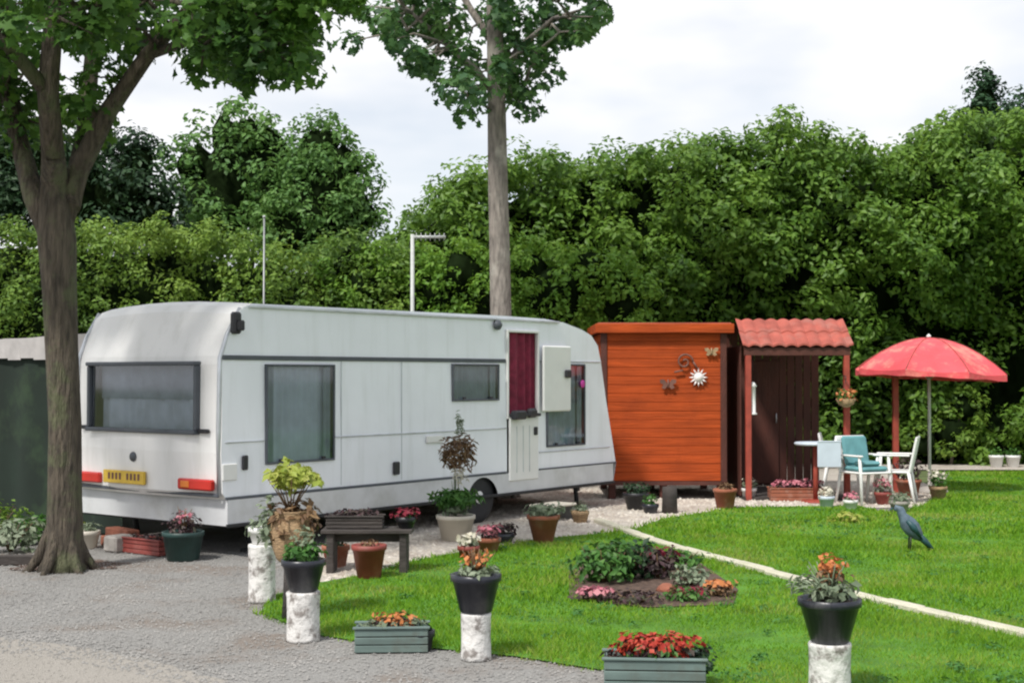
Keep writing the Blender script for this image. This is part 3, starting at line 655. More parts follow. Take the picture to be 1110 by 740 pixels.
# white chairs with teal cushion
def chair(name, label, loc, rz, cush):
    t = thing(name, label, 'chair', loc, rz, 'white plastic garden chairs')
    m = 'white_plastic'
    for sx in (-.24,.24):
        MB().tube([(sx*1.1,-.25,0),(sx,-.2,.42),(sx*1.02,-.18,.64)], [.018,.024,.02], 8).build('leg', m, t)
        MB().tube([(sx*1.1,.30,0),(sx,.22,.42)], [.018,.024], 8).build('leg', m, t)
        MB().box((sx*1.05-.03,-.24,.64),(sx*1.05+.03,.24,.665),.01).build('armrest', m, t)
    MB().box((-.25,-.24,.41),(.25,.24,.44),.015).build('seat', m, t)
    mb = MB(); rot = Matrix.Rotation(R(-12),3,'X')
    for i in range(7):
        x = -.21+i*.062; mb.box((x,.22,.44),(x+.045,.24,.86),.006,rot,(0,.22,.44))
    mb.box((-.25,.215,.84),(.25,.25,.92),.02,rot,(0,.22,.44)); mb.box((-.26,.215,.42),(-.22,.25,.88),.01,rot,(0,.22,.44)); mb.box((.22,.215,.42),(.26,.25,.88),.01,rot,(0,.22,.44))
    mb.build('backrest', m, t)
    if cush:
        c = MB().box((-.22,-.22,.445),(.22,.2,.51),.03).box((-.21,.12,.50),(.21,.19,.90),.035,rot,(0,.22,.44)).box((-.2,-.19,.515),(.12,.02,.58),.03)
        o = c.build('seat_cushion', 'teal'); o.location = loc; o.rotation_euler = (0,0,rz); tag(o, 'teal padded cushion lying on the white garden chair nearest the porch', 'cushion')
    return t
c1 = P(938,500,18.7); chair('garden_chair', 'white plastic garden chair carrying a teal cushion', (c1.x,c1.y,0), R(25), True)
c2 = P(910,500,19.9); chair('garden_chair', 'bare white plastic garden chair next to the porch post', (c2.x+.05,c2.y,0), R(75), False)
c3 = P(968,500,18.9); chair('garden_chair', 'white plastic garden chair turned sideways at the parasol pole side', (c3.x,c3.y,0), R(-110), False)
q = P(896,545,18.2); planter((q.x,q.y,0), .10,.08,.15,'pale_blue','small pale blue pot under the round table edge', extra=[('flower',(0,0,.2),(.12,.12,.07),70,.05,'fl_white','petal')])
q = P(922,552,18.0); planter((q.x,q.y,0), .09,.07,.12,'white_plastic','small white pot of pink flowers in front of the teal cushioned chair', extra=[('flower',(0,0,.16),(.11,.11,.06),70,.05,'fl_pink','petal'),('foliage',(0,0,.13),(.11,.11,.05),60,.05,'lf_grey','rhomb')])
q = P(975,550,17.6); planter((q.x,q.y,0), .12,.09,.14,'stone','grey stone pot with pale leaves behind the bird ornament', extra=[('foliage',(0,0,.18),(.16,.14,.09),130,.06,'lf_grey','rhomb')])
cl = MB().box((-.16,-.012,0),(.16,.012,.34),.006); cl.box((-.165,-.02,.335),(.165,.02,.35),.006); o = cl.build('folded_towel','pale_blue'); o.location = (tb.location.x+.12, tb.location.y-.30, .50); o.rotation_euler = (0,0,R(4)); tag(o,'pale blue towel hanging over the edge of the round table','towel')
# hanging basket from porch post
hb = thing('hanging_basket', 'wicker hanging basket of orange flowers on the porch corner post', 'hanging basket', tuple(P(917,432,LY-.22)))
MB().lathe([(.03,-.12),(.1,-.08),(.14,0),(.13,.0),(.001,-.01)], (0,0,0), 18).build('basket', 'tan', hb)
mb = MB()
for a in (0,2.1,4.2): mb.tube([(math.cos(a)*.13,math.sin(a)*.13,0),(0,0,.26)], .003, 4)
mb.tube([(0,.18,.31),(0,.02,.31),(0,0,.26)], .007, 5); mb.build('hanger', 'black', hb)
tuft(hb,'foliage',(0,0,.04),(.15,.15,.09),120,.05,'lf_pot'); tuft(hb,'flower',(0,-.02,.05),(.16,.16,.1),90,.05,'fl_orange','petal')
bf = thing('bird_feeder', 'slim pale bird feeder hanging in the porch opening by the shed', 'bird feeder', tuple(P(816,432,LY+.02)))
MB().lathe([(.001,-.22),(.06,-.22),(.06,-.2),(.04,-.19),(.04,.16),(.06,.17),(.03,.22),(.001,.24)], (0,0,0), 14).build('feeder_tube', 'white_plastic', bf); MB().tube([(0,0,.24),(0,0,lz-.1-P(800,432,LY).z)], .004, 4).build('wire', 'black', bf)
# red posts + sign post
pp = P(971,500,20.3); t = thing('garden_post', 'thin red-brown wooden post standing just left of the parasol pole', 'post', (pp.x,pp.y,0))
MB().box((-.04,-.04,0),(.04,.04,P(0,408,20.3).z),.006).build('shaft', 'redwood', t); MB().lathe([(.06,0),(.06,.02),(.02,.07),(.001,.08)], (0,0,P(0,408,20.3).z), 10).build('post_cap', 'redwood', t)
# ------------------------------------------------------------------ parasol
UY = 20.4; uc_ = P(1007,400,UY); um = thing('parasol', 'faded red garden parasol with a pale pole at the lawn edge', 'parasol', (uc_.x, UY, 0), R(12))
rt = 82*UY/F; zt_ = P(0,366,UY).z; ze = P(0,403,UY).z
mb = MB(); NS = 8; sub = 6; rings = 7; tilt = Matrix.Rotation(R(3),3,'Y')
def ucan(a, r):
    k = a/(2*math.pi/NS); fr = k-math.floor(k); sag = 4*fr*(1-fr)
    rr = r*rt*(math.cos(math.pi/NS)/math.cos((fr-.5)*2*math.pi/NS))*(1-.03*sag*r) if r > 0 else 0
    z = (zt_-ze)*(1-r**1.9) - .03*sag*r*r
    return tilt @ Vector((math.cos(a)*rr, math.sin(a)*rr, z))
n = NS*sub
vs = [ucan(2*math.pi*k/n, i/rings) + Vector((0,0,ze)) for i in range(1,rings+1) for k in range(n)]
vs2 = [v - Vector((0,0,.075+.02*math.cos(k%n*2*math.pi/sub))) for k, v in enumerate(vs[-n:])]
top = len(vs); vs.append(Vector((0,0,zt_)));
mb.add(vs, [(i*n+k,i*n+(k+1)%n,(i+1)*n+(k+1)%n,(i+1)*n+k) for i in range(rings-1) for k in range(n)] + [(top,(k+1)%n,k) for k in range(n)], False)
co = mb.build('canopy', 'parasol', um)
mb = MB(); mb.add(vs[(rings-1)*n:rings*n]+vs2, [(k,(k+1)%n,n+(k+1)%n,n+k) for k in range(n)]); mb.build('valance', 'parasol', um)
MB().tube([(0,0,.05),(0,0,zt_+.02)], .024, 12).build('pole', 'pole', um); MB().lathe([(.03,0),(.035,.03),(.001,.06)], (0,0,zt_+.0), 12).build('finial', 'white_plastic', um)
for k in range(NS):
    a = 2*math.pi*k/NS; MB().tube([ucan(a,i/6)+Vector((0,0,ze+.004)) for i in range(7)], .007, 5).build('seam', 'redpot', um)
    mb = MB(); mb.tube([ucan(a,i/6)+Vector((0,0,ze-.012)) for i in range(7)], .006, 5)
    e = ucan(a,.5)+Vector((0,0,ze-.02)); mb.tube([e,(0,0,ze-.12)], .006, 5); mb.build('rib', 'pole', um)
MB().lathe([(.001,0),(.25,0),(.26,.04),(.12,.09),(.03,.10),(.03,.3),(.001,.3)], (0,0,0), 22).build('base', 'stone', um)
# clutter under parasol
q = P(985,520,19.6); planter((q.x,q.y,0), .17,.12,.26,'terracotta','terracotta pot with dusky leafy plant under the parasol', extra=[('foliage',(0,0,.42),(.22,.22,.2),220,.07,'lf_purple','rhomb')])
q = P(1017,530,19.4); planter((q.x,q.y,0), .12,.09,.18,'tan','small tan pot of cream flowers right of the parasol pole', extra=[('foliage',(0,0,.26),(.15,.15,.12),120,.06,'lf_pot','rhomb'),('flower',(0,0,.32),(.15,.15,.1),70,.05,'fl_white','petal')])
q = P(957,535,18.6); planter((q.x,q.y,0), .11,.08,.17,'redpot','small dark red pot of pale pink flowers by the white chair', extra=[('foliage',(0,0,.24),(.14,.14,.1),120,.05,'lf_grey','rhomb'),('flower',(0,0,.3),(.14,.14,.08),60,.045,'fl_pink','petal')])
q = G(918,566); t = tag(tuft(None,'lawn_plant',(0,0,.05),(.2,.16,.09),160,.07,'lf_lime'), 'low yellow-green plant at the lawn edge in front of the chairs', 'plant'); t.location = q
# bird ornament: head up to the left, long tail sloping down to the right
b0 = G(988,597)
bd = thing('bird_ornament', 'slate blue bird ornament with a long dark tail, standing on the lawn', 'ornament', (b0.x,b0.y,0))
mb = MB(); mb.tube([(-.17,0,.40),(-.15,0,.425),(-.11,0,.41),(-.085,0,.35),(-.04,0,.28),(.01,0,.22),(.06,0,.16),(.10,0,.12)], [.005,.032,.042,.045,.08,.085,.06,.03], 16); mb.build('body', 'slate', bd)
mb = MB()
for dy in (-.03,0,.03): mb.tube([(.05,dy*.6,.18),(.13,dy,.10),(.21,dy*1.5,.012)], [.03,.03,.012], 6)
mb.build('tail', 'slate_dark', bd)
for sy in (-1,1): MB().tube([(-.06,sy*.075,.31),(0,sy*.088,.24),(.09,sy*.055,.13)], [.02,.035,.006], 8).build('wing', 'slate_dark', bd)
MB().tube([(-.18,0,.425),(-.225,0,.40)], [.013,.002], 6).build('beak', 'slate_dark', bd)
for sy in (-1,1): MB().tube([(-.01,sy*.03,.18),(-.02,sy*.035,.0)], .008, 5).build('leg', 'black', bd)
# pots in front of the shed
q = G(726,556); t = thing('plinth', 'dark wooden post stump in front of the shed middle', 'stump', tuple(q)); MB().lathe([(.10,0),(.095,.2),(.09,.33),(.001,.335)], (0,0,0), 12, wob=.06).build('trunk', 'woodgrey', t)
q = G(690,552); planter(q,.17,.12,.22,'black','black pot of dark foliage between the caravan and the shed', extra=[('foliage',(0,0,.26),(.17,.17,.1),150,.06,'lf_dark','rhomb')])
q = G(705,556); planter(q,.10,.08,.12,'blue_black','tiny dark pot with green sprig at the patio corner', extra=[('foliage',(0,0,.17),(.1,.1,.08),80,.05,'lf_pot','rhomb')])
q = G(786,551); planter(q,.15,.11,.26,'terracotta','brown pot below the right corner of the shed', extra=[('foliage',(0,0,.28),(.13,.13,.07),90,.05,'lf_brown','rhomb')])
q = G(812,541); planter(q,.10,.08,.16,'white_plastic','small white pot of white flowers at the porch step', extra=[('foliage',(0,0,.2),(.12,.12,.08),90,.05,'lf_grey','rhomb'),('flower',(0,0,.24),(.1,.1,.06),50,.04,'fl_white','petal')])
def trough(loc, L, Wd, H, m, label, rz, parts, group=None):
    t = thing('flower_trough', label, 'planter', tuple(loc), rz, group); mb = MB(); T = .02
    for i in range(3):
        a = H*i/3+.004; b = H*(i+1)/3
        mb.box((-L/2,-Wd/2,a),(L/2,-Wd/2+T,b-.002),.004).box((-L/2,Wd/2-T,a),(L/2,Wd/2,b-.002),.004)
        mb.box((-L/2,-Wd/2+T+.001,a),(-L/2+T,Wd/2-T-.001,b-.002),.004).box((L/2-T,-Wd/2+T+.001,a),(L/2,Wd/2-T-.001,b-.002),.004)
    mb.box((-L/2+T,-Wd/2+T,.006),(L/2-T,Wd/2-T,H*.5)); mb.build('box', m, t)
    MB().box((-L/2+T+.001,-Wd/2+T+.001,H*.5+.002),(L/2-T-.001,Wd/2-T-.001,H-.02)).build('soil', 'soil', t)
    mb = MB().box((-L/2-.012,-Wd/2-.012,H),(L/2+.012,-Wd/2+.022,H+.015),.004).box((-L/2-.012,Wd/2-.022,H),(L/2+.012,Wd/2+.012,H+.015),.004); mb.build('rim', m, t)
    for e in parts: tuft(t, *e)
    return t
q = G(865,543); trough((q.x,q.y+.1,0), .75,.28,.17,'terracotta','terracotta trough of pink flowers on the ground before the porch', 0, [('foliage',(0,0,.2),(.35,.13,.07),220,.06,'lf_purple','rhomb'),('flower',(0,0,.24),(.34,.13,.05),150,.055,'fl_pink','petal')])
# ------------------------------------------------------------------ pedestals and planters of the foreground
def pedestal(px, Y, r, h, label):
    p = P(px, 600, Y); t = thing('pedestal', label, 'pedestal', (p.x,p.y,0), random.uniform(0,6), 'white mottled pedestals')
    MB().lathe([(r*1.04,0),(r*1.0,.02),(r*.97,h*.5),(r*1.0,h-.03),(r*1.03,h-.012),(r*.98,h),(.001,h)], (0,0,0), 26, wob=.035).build('column', 'whitepost', t)
    return Vector((p.x,p.y,h+.003))
a = pedestal(899, 7.6, .115, .285, 'flaking white pedestal at bottom right under the black pot with orange flowers')
planter(a,.165,.105,.24,'blue_black','dark pot with orange flowers and pale sprays, nearest on the right', stems=(14,.2,.14,'lf_grey'),
  extra=[('foliage',(0,0,.28),(.15,.15,.07),160,.06,'lf_grey','rhomb'),('spray',(-.2,0,.33),(.14,.12,.05),90,.06,'lf_grey','long'),('flower',(0,.0,.42),(.09,.08,.07),110,.032,'fl_orange','petal'),('dry_foliage',(0,0,.34),(.12,.1,.08),90,.05,'lf_brown','rhomb')])
a = pedestal(516, 8.55, .093, .285, 'flaking white pedestal in the lawn under the central dark pot')
planter(a,.150,.10,.235,'blue_black','dark round pot on the central pedestal with pink and pale sprigs', stems=(16,.16,.12,'lf_brown'),
  extra=[('foliage',(0,0,.25),(.14,.14,.05),150,.05,'lf_grey','rhomb'),('flower',(.0,0,.33),(.12,.1,.06),40,.04,'fl_orange','petal')])
a = pedestal(329, 9.15, .11, .32, 'flaking white pedestal on the gravel edge under the left dark pot')
planter(a,.140,.095,.21,'blue_black','dark pot on the front left pedestal with a leafy green and tan plant', stems=(14,.2,.12,'lf_brown'),
  extra=[('foliage',(0,0,.25),(.15,.14,.07),220,.06,'lf_pot','rhomb'),('sprig',(0,0,.34),(.1,.1,.1),70,.05,'lf_grey','rhomb')])
a = pedestal(284, 10.7, .105, .44, 'flaking white pedestal standing farthest back beside the tan urn')
planter(a,.10,.075,.13,'white_plastic','small white pot with grey trailing leaves on the rearmost pedestal', extra=[('foliage',(0,0,.13),(.13,.13,.08),130,.05,'lf_grey','rhomb')])
# tan urn with yellow-green crown on a dark stump
q = P(322,600,9.95); t = thing('stump', 'dark wooden stump holding up the tan wicker urn', 'stump', (q.x,q.y,0)); MB().lathe([(.11,0),(.10,.2),(.095,.40),(.001,.405)], (0,0,0), 14, wob=.07).build('trunk', 'woodgrey', t)
q = P(315,600,9.95); t = thing('wicker_urn', 'tan wicker urn full of dried brown foliage, topped with yellow-green leaves before the caravan window', 'planter', (q.x,q.y,.407))
MB().lathe([(.08,0),(.10,.02),(.13,.10),(.15,.20),(.14,.28),(.11,.33),(.125,.355),(.125,.365),(.11,.36),(.001,.33)], (0,0,0), 26).build('urn', 'tan', t)
tuft(t,'dry_foliage',(0,0,.27),(.19,.18,.19),420,.07,'lf_brown'); tuft(t,'foliage',(.02,0,.61),(.20,.19,.10),360,.075,'lf_lime'); tuft(t,'trailing_leaf',(-.17,-.03,.28),(.07,.1,.2),90,.06,'lf_grey')
mb = MB()
for i in range(9):
    aa = i*.7; mb.tube([(0,0,.33),(math.cos(aa)*.08,math.sin(aa)*.08,.47),(math.cos(aa)*.17,math.sin(aa)*.17,.6)], [.007,.005,.003], 5)
mb.build('stem', 'lf_brown', t)
# troughs
q = G(423,708); trough((q.x,q.y+.12,0), .46,.22,.15,'trough','grey-green trough with few orange flowers at the left lawn edge', R(3),
  [('foliage',(0,0,.16),(.2,.1,.05),180,.05,'lf_grey','rhomb'),('flower',(.02,0,.19),(.17,.09,.045),120,.032,'fl_orange','petal'),('dry_foliage',(0,0,.18),(.15,.08,.05),60,.05,'lf_purple','rhomb')])
q = G(456,706); planter((q.x,q.y+.05,0),.08,.065,.13,'black','little black pot at the right end of the orange-flowered trough', extra=[('foliage',(0,0,.13),(.08,.08,.04),50,.04,'lf_dark','rhomb')])
q = G(712,750); trough((q.x,q.y+.14,0), .56,.26,.17,'trough','grey-green trough full of red flowers at the bottom of the picture', R(-4),
  [('foliage',(0,0,.19),(.27,.13,.06),260,.055,'lf_purple','rhomb'),('flower',(.0,0,.235),(.25,.12,.07),620,.034,'fl_red','petal'),('leaf_tuft',(.0,0,.22),(.26,.13,.07),160,.05,'lf_pot','rhomb'),('side_leaf',(.27,0,.15),(.07,.1,.09),90,.05,'lf_dark','rhomb')])
# bench with pots
by = 12.3; bx0, bx1 = P(350,580,by).x, P(448,580,by).x; bz = P(0,572,by).z
bn = thing('bench', 'low dark weathered wooden bench in front of the caravan side', 'bench', ((bx0+bx1)/2, by, 0)); bl = (bx1-bx0)/2
for i in range(3): MB().box((-bl,-.16+i*.11,bz-.035),(bl,-.06+i*.11,bz),.006).build('seat_plank', 'woodgrey', bn)
for sx in (-1,1): MB().box((sx*(bl-.08)-.035,-.13,0),(sx*(bl-.08)+.035,.13,bz-.036),.01).build('leg', 'woodgrey', bn)
MB().box((-bl+.1,-.02,bz-.12),(bl-.1,.02,bz-.037),.005).build('stretcher', 'woodgrey', bn)
q = P(440,570,by); planter((q.x,by,bz+.002),.085,.065,.10,'black','black pot of crimson flowers at the right end of the bench', extra=[('foliage',(0,0,.11),(.1,.1,.05),80,.045,'lf_dark','rhomb'),('flower',(0,0,.13),(.12,.1,.05),110,.045,'fl_dred','petal')])
q = P(385,570,by); trough((q.x,by,bz+.002), .5,.18,.10,'woodgrey','narrow dark trough of dusky leaves on the bench', 0, [('foliage',(0,0,.12),(.24,.09,.05),200,.05,'lf_purple','rhomb')])
q = P(400,620,11.9); planter((q.x,q.y,0),.145,.10,.29,'redpot','dark red pot with a pale rim standing before the bench', extra=[('foliage',(0,0,.29),(.1,.1,.04),70,.04,'lf_brown','rhomb')])
q = P(364,600,12.6); planter((q.x,q.y,0),.12,.09,.2,'terracotta','terracotta pot half hidden behind the bench left end', extra=[('foliage',(0,0,.22),(.12,.12,.08),90,.05,'lf_dark','rhomb')])
# tall plant with brown plume
q = P(494,582,14.6); planter((q.x,q.y,0),.20,.15,.27,'tan_plastic','tall potted plant with a brown dried plume in front of the caravan', stems=(7,.5,.05,'lf_grey'),
  extra=[('foliage',(0,0,.44),(.27,.22,.10),330,.13,'lf_pot','long'),('low_leaf',(0,0,.33),(.16,.16,.07),110,.07,'lf_grey','rhomb'),('plume',(.03,0,.92),(.22,.19,.19),560,.085,'lf_brown','long'),('pale_leaf',(.05,0,.70),(.1,.09,.13),110,.06,'fl_white','long'),('tip_leaf',(.05,0,1.2),(.05,.05,.17),60,.07,'lf_grey','long')])
q = P(530,600,13.6); planter((q.x,q.y,0),.11,.08,.15,'terracotta','small terracotta pot of pink flowers behind the central dark pot', extra=[('foliage',(0,0,.18),(.13,.13,.07),90,.05,'lf_purple','rhomb'),('flower',(0,0,.22),(.13,.12,.06),80,.045,'fl_pink','petal')])
q = P(508,600,13.2); planter((q.x,q.y,0),.10,.08,.12,'redpot','small red pot of cream flowers left of the pink-flowered terracotta pot', extra=[('flower',(0,0,.18),(.12,.12,.07),90,.05,'fl_white','petal'),('foliage',(0,0,.14),(.1,.1,.05),60,.05,'lf_grey','rhomb')])
q = P(545,590,14.4); planter((q.x,q.y,0),.12,.09,.1,'blue_black','shallow dark bowl of dusky leaves near the caravan wheel', extra=[('foliage',(0,0,.14),(.17,.15,.07),120,.06,'lf_purple','rhomb')])
q = G(589,588); planter(q,.165,.10,.29,'terracotta','terracotta pot with grey-green leaves at the top of the lawn', extra=[('foliage',(0,0,.33),(.22,.2,.09),240,.07,'lf_grey','rhomb')])
q = G(629,566); planter(q,.10,.08,.14,'tan','little tan pot under the caravan door edge', extra=[('foliage',(0,0,.18),(.11,.11,.07),80,.05,'lf_grey','rhomb')])
# step before door
q = van.matrix_basis @ Vector((4.72,-.45,0)); st = thing('door_step', 'pale plastic step below the caravan door', 'step', tuple(q), A)
MB().box((-.26,-.17,.17),(.26,.17,.2),.01).build('tread', 'tan_plastic', st)
for x in (-.23,.21): MB().box((x,-.15,0),(x+.02,.15,.169),.003).build('leg', 'steel', st)
# flower bed plants
def bush(name, label, cat, px, py, r, h, n, ls, m, shape='rhomb', fl=None, group='plants in the flower bed'):
    q = G(px, py); t = thing(name, label, cat, (q.x,q.y,.0), 0, group)
    mb = MB()
    for i in range(7):
        aa = i*.9; mb.tube([(0,0,0),(math.cos(aa)*r*.4,math.sin(aa)*r*.4,h*.5),(math.cos(aa)*r*.7,math.sin(aa)*r*.7,h*.85)], [.009,.006,.003], 5)
    mb.build('stem', 'lf_brown', t); tuft(t,'foliage',(0,0,h*.52),(r,r*.8,h*.5),n,ls,m,shape)
    if fl: tuft(t,'flower',(0,-.03,h*fl[2]),(r*.9,r*.7,h*.25),fl[1],.05,fl[0],'petal')
bush('garden_plant','broad leafy green plant at the back left of the flower bed','plant',655,632,.30,.36,420,.08,'lf_pot')
bush('garden_plant','taller dark green plant in the middle of the flower bed','plant',684,628,.22,.34,280,.08,'lf_dark')
bush('garden_plant','dusky purple plant with crimson flowers right of middle in the flower bed','plant',714,628,.20,.28,240,.07,'lf_purple',fl=('fl_dred',40,.8))
bush('garden_plant','low grey-green plant in the right part of the flower bed','plant',748,636,.17,.18,170,.06,'lf_grey')
bush('garden_plant','low clump with orange flowers at the right tip of the flower bed','plant',778,647,.16,.12,120,.05,'lf_brown',fl=('fl_orange',45,.9))
bush('garden_plant','small clump with pink flowers at the near left of the flower bed','plant',645,652,.18,.10,120,.05,'lf_purple',fl=('fl_pink',55,.9))
bush('garden_plant','spreading green plant at the far back edge of the flower bed','plant',668,612,.30,.20,300,.07,'lf_pot')
bush('garden_plant','loose green plant at the back right of the flower bed','plant',735,618,.26,.20,240,.07,'lf_lime' if False else 'lf_pot')
bush('garden_plant','low dusky plant hugging the near edge of the flower bed','plant',690,655,.24,.11,200,.05,'lf_purple')
bush('garden_plant','low green plant in the near right of the flower bed','plant',745,652,.20,.12,180,.05,'lf_pot',fl=('fl_dred',30,.8))
q = G(722,642); o = MB().lathe([(.05,0),(.085,.015),(.07,.05),(.03,.075),(.001,.078)], (0,0,0), 12, wob=.18).build('stone','brick'); o.location = q; tag(o,'small reddish stone lying in the flower bed','stone')
# under the rear of the caravan
def V_(u, v, z=0): return van.matrix_basis @ Vector((u, v, z))
q = V_(-.25,.30); planter(q,.19,.15,.27,'darkgreen','dark green tub at the rear corner of the caravan', stems=(6,.25,.1,'lf_brown'), extra=[('foliage',(0,0,.33),(.17,.17,.12),150,.06,'lf_purple','rhomb'),('flower',(0,0,.42),(.1,.1,.06),25,.04,'fl_pink','petal')])
q = V_(-.15,.95); trough(q,.6,.2,.14,'redpot','long red trough behind the rear of the caravan', A+R(90), [('foliage',(0,0,.15),(.26,.09,.04),120,.05,'lf_purple','rhomb')])
q = V_(.0,1.55); t = tag(MB().box((-.3,-.08,0),(.3,.08,.1),.008).box((-.25,-.07,.105),(.22,.07,.19),.008).build('brick_stack','brick'),'two layers of red brick stacked under the caravan rear','bricks'); t.location = q; t.rotation_euler = (0,0,A+R(80))
q = V_(-.25,1.75); planter(q,.11,.08,.18,'tan_plastic','cream pot beneath the yellow plate of the caravan', extra=[('foliage',(0,0,.2),(.11,.11,.07),80,.05,'lf_grey','rhomb')])
q = V_(-.2,2.1); planter(q,.10,.08,.14,'terracotta','small terracotta pot of yellow flowers right beside the tree trunk', extra=[('foliage',(0,0,.18),(.11,.11,.07),70,.05,'lf_pot','rhomb'),('flower',(0,0,.25),(.12,.12,.08),90,.05,'lf_lime','petal')])
q = V_(-.2,1.3); t = tag(MB().box((-.14,-.1,0),(.14,.1,.16),.02).build('concrete_block','stone'),'rough grey concrete block under the caravan rear','block'); t.location = q; t.rotation_euler = (0,0,A)
# scrub left of trunk
for i,(px,py,r,h,m,lab) in enumerate([(12,598,.3,.34,'lf_grey','pale grey-green shrub left of the big trunk at the picture edge'),(34,590,.2,.3,'lf_pot','small green shrub touching the left side of the big trunk'),(-8,585,.35,.4,'lf_low','green shrub at the extreme left edge')]):
    bush('low_shrub',lab,'shrub',px,py,r,h,360,.08,m,group='shrubs left of the trunk')
q = G(5,612); t = tag(MB().box((-1.2,-.04,0),(.45,.04,.09),.01).build('edging_plank','woodgrey'),'dark plank edging on the ground left of the trunk','plank'); t.location = q; t.rotation_euler = (0,0,R(6))
# ------------------------------------------------------------------ trees
def tree(name, label, loc, limbs, crown_c, crown_r, n, ls, lm, bm_, shape='lobed', trunkn=16, extra_twigs=0, group=None):
    """limbs: [(points, radii)] world; crown_c clumps world; leaves sit on twigs that reach from the limbs"""
    t = thing(name, label, 'tree', loc, 0, group); L = Vector(loc)
    mb = MB()
    pts, rad = limbs[0]; mb.tube([Vector(p)-L for p in pts], rad, trunkn, wob=.05); mb.build('trunk', bm_, t)
    for i in range(6):
        a = i*1.05+.3; q0 = rad[0]; c_, s_ = math.cos(a), math.sin(a)
        MB().tube([(c_*q0*.35,s_*q0*.35,.42),(c_*q0*.8,s_*q0*.8,.12),(c_*q0*1.15,s_*q0*1.15,.015),(c_*q0*1.5,s_*q0*1.5,-.04)], [.04,.055,.035,.012], 8, wob=.1).build('root', bm_, t)
    mb = MB()
    for pts, rad in limbs[1:]: mb.tube([Vector(p)-L for p in pts], rad, 9, wob=.05)
    allp = []
    for pts, rad in limbs:
        for a, b in zip(pts[:-1], pts[1:]):
            for k in range(5): allp.append(Vector(a).lerp(Vector(b), k/5))
    allp = [p for p in allp if p.z > max(limbs[1][0][0][2]-.2, 2.6)]
    for c in crown_c:
        c = Vector(c); near = min(allp, key=lambda p: (p-c).length + (.5 if p.z > c.z+.3 else 0)); mid = near.lerp(c,.5)+Vector((random.uniform(-.1,.1),random.uniform(-.1,.1),random.uniform(0,.15)))
        mb.tube([near-L, mid-L, c-L], [.028,.016,.006], 5); allp.append(mid)
    mb.build('branch', bm_, t)
    pos, nrm = clumps(np.array([tuple(c) for c in crown_c]), crown_r, n, .6, .8)
    leaf_obj('crown', pos-np.array(loc), nrm, ls, lm, t, shape)
    return t
TY = 12.4
def T(px, py, dy=0): return tuple(P(px, py, TY+dy))
base = G(68, 617); base = (base.x, TY, 0)
tr = [T(68,622),T(69,608),T(70,590),T(70,540),T(70,460),T(67,380),T(64,310),T(62,262),T(60,225),T(59,198),T(58,168,-.2)]
tr[0] = (tr[0][0], tr[0][1], -.05)
limbs = [(tr,[.24,.19,.165,.148,.143,.143,.15,.168,.15,.122,.104]),
  ([T(62,270),T(38,215),T(20,150,.2),T(5,70,.3),T(-10,-30,.5),T(-30,-160,.6)],[.11,.10,.085,.07,.06,.03]),
  ([T(58,170,-.2),T(52,100,-.4),T(60,0,-.5),T(75,-120,-.5),T(80,-300,-.3)],[.102,.092,.08,.07,.03]),
  ([T(64,250),T(85,185,.1),T(118,120,.0),T(160,60,-.1),T(205,10,-.2),T(260,-60,-.3)],[.115,.10,.085,.07,.055,.03]),
  ([T(75,225),T(92,150,.5),T(100,60,.8),T(120,-60,1.0)],[.10,.085,.07,.04]),
  ([T(160,60,-.1),T(220,40,-.5),T(290,45,-.8)],[.05,.035,.015]),
  ([T(52,100,-.4),T(0,40,-.8),T(-80,-10,-1)],[.07,.05,.02]),
  ([T(60,0,-.5),T(150,-70,-1.2),T(240,-100,-1.6)],[.06,.04,.02])]
cc = []
def region(n, x0, x1, y0, y1, d0, d1, test=None):
    k = 0
    while k < n:
        x = random.uniform(x0,x1); y = random.uniform(y0,y1)
        if test and not test(x,y): continue
        cc.append(T(x,y,random.uniform(d0,d1))); k += 1
lowb = lambda x: np.interp(x, [-200,0,40,90,120,165,210,250,290,330,350], [140,150,150,130,95,72,64,98,105,92,30])
gap = lambda x, y: not ((150 < x < 255 and 45 < y < 150) or (68 < x < 95 and 78 < y < 110))
region(150, -200, 345, -60, 185, -1.6, 1.2, lambda x,y: y < lowb(x)-16 and gap(x,y) and (y < 60 or random.random() < .5))
region(9, 0, 120, 90, 150, -.3, 1.2, gap)
region(26, 215, 340, 10, 88, -1.2, .6)
region(14, 300, 385, -60, 14, -1.0, .6)
region(70, -300, 400, -420, -60, -2.2, 2.2, lambda x,y: ((x-60)/340)**2+((y+60)/380)**2 < 1)
tree('broadleaf_tree','big broad-leaved tree with a forked grey trunk in front of the caravan rear', base, limbs, cc, np.array([random.uniform(.16,.34) for _ in cc]), 58, .105, 'lf_left', 'bark')
# second tree behind the caravan
TY = 19.6
base2 = (P(543,500,TY).x, TY, 0)
tr2 = [(base2[0]+.03,TY,-.05),(base2[0]+.02,TY,.2),T(543,430),T(543,340),T(541,260),T(539,180),T(538,110),T(537,60),T(536,0),T(536,-120),T(538,-260)]
limbs = [(tr2,[.22,.17,.155,.15,.145,.14,.13,.12,.11,.08,.03]),
 ([T(538,105),T(515,75,-.2),T(470,35,-.4),T(430,0,-.5)],[.06,.05,.035,.015]),
 ([T(538,90),T(560,55,.2),T(600,20,.3),T(650,5,.3)],[.06,.05,.03,.012]),
 ([T(537,50),T(510,10,.4),T(470,-60,.8),T(430,-130,1)],[.06,.05,.03,.012]),
 ([T(537,30),T(570,-30,-.4),T(610,-100,-.8)],[.05,.04,.02]),
 ([T(536,-20),T(520,-120,-.5),T(490,-210,-.8)],[.05,.04,.02]),
 ([T(538,120),T(552,98,-.2),T(575,85,-.3)],[.03,.02,.01]),
 ([T(538,125),T(520,110,-.1),T(507,106,-.2)],[.03,.02,.01])]
cc = []
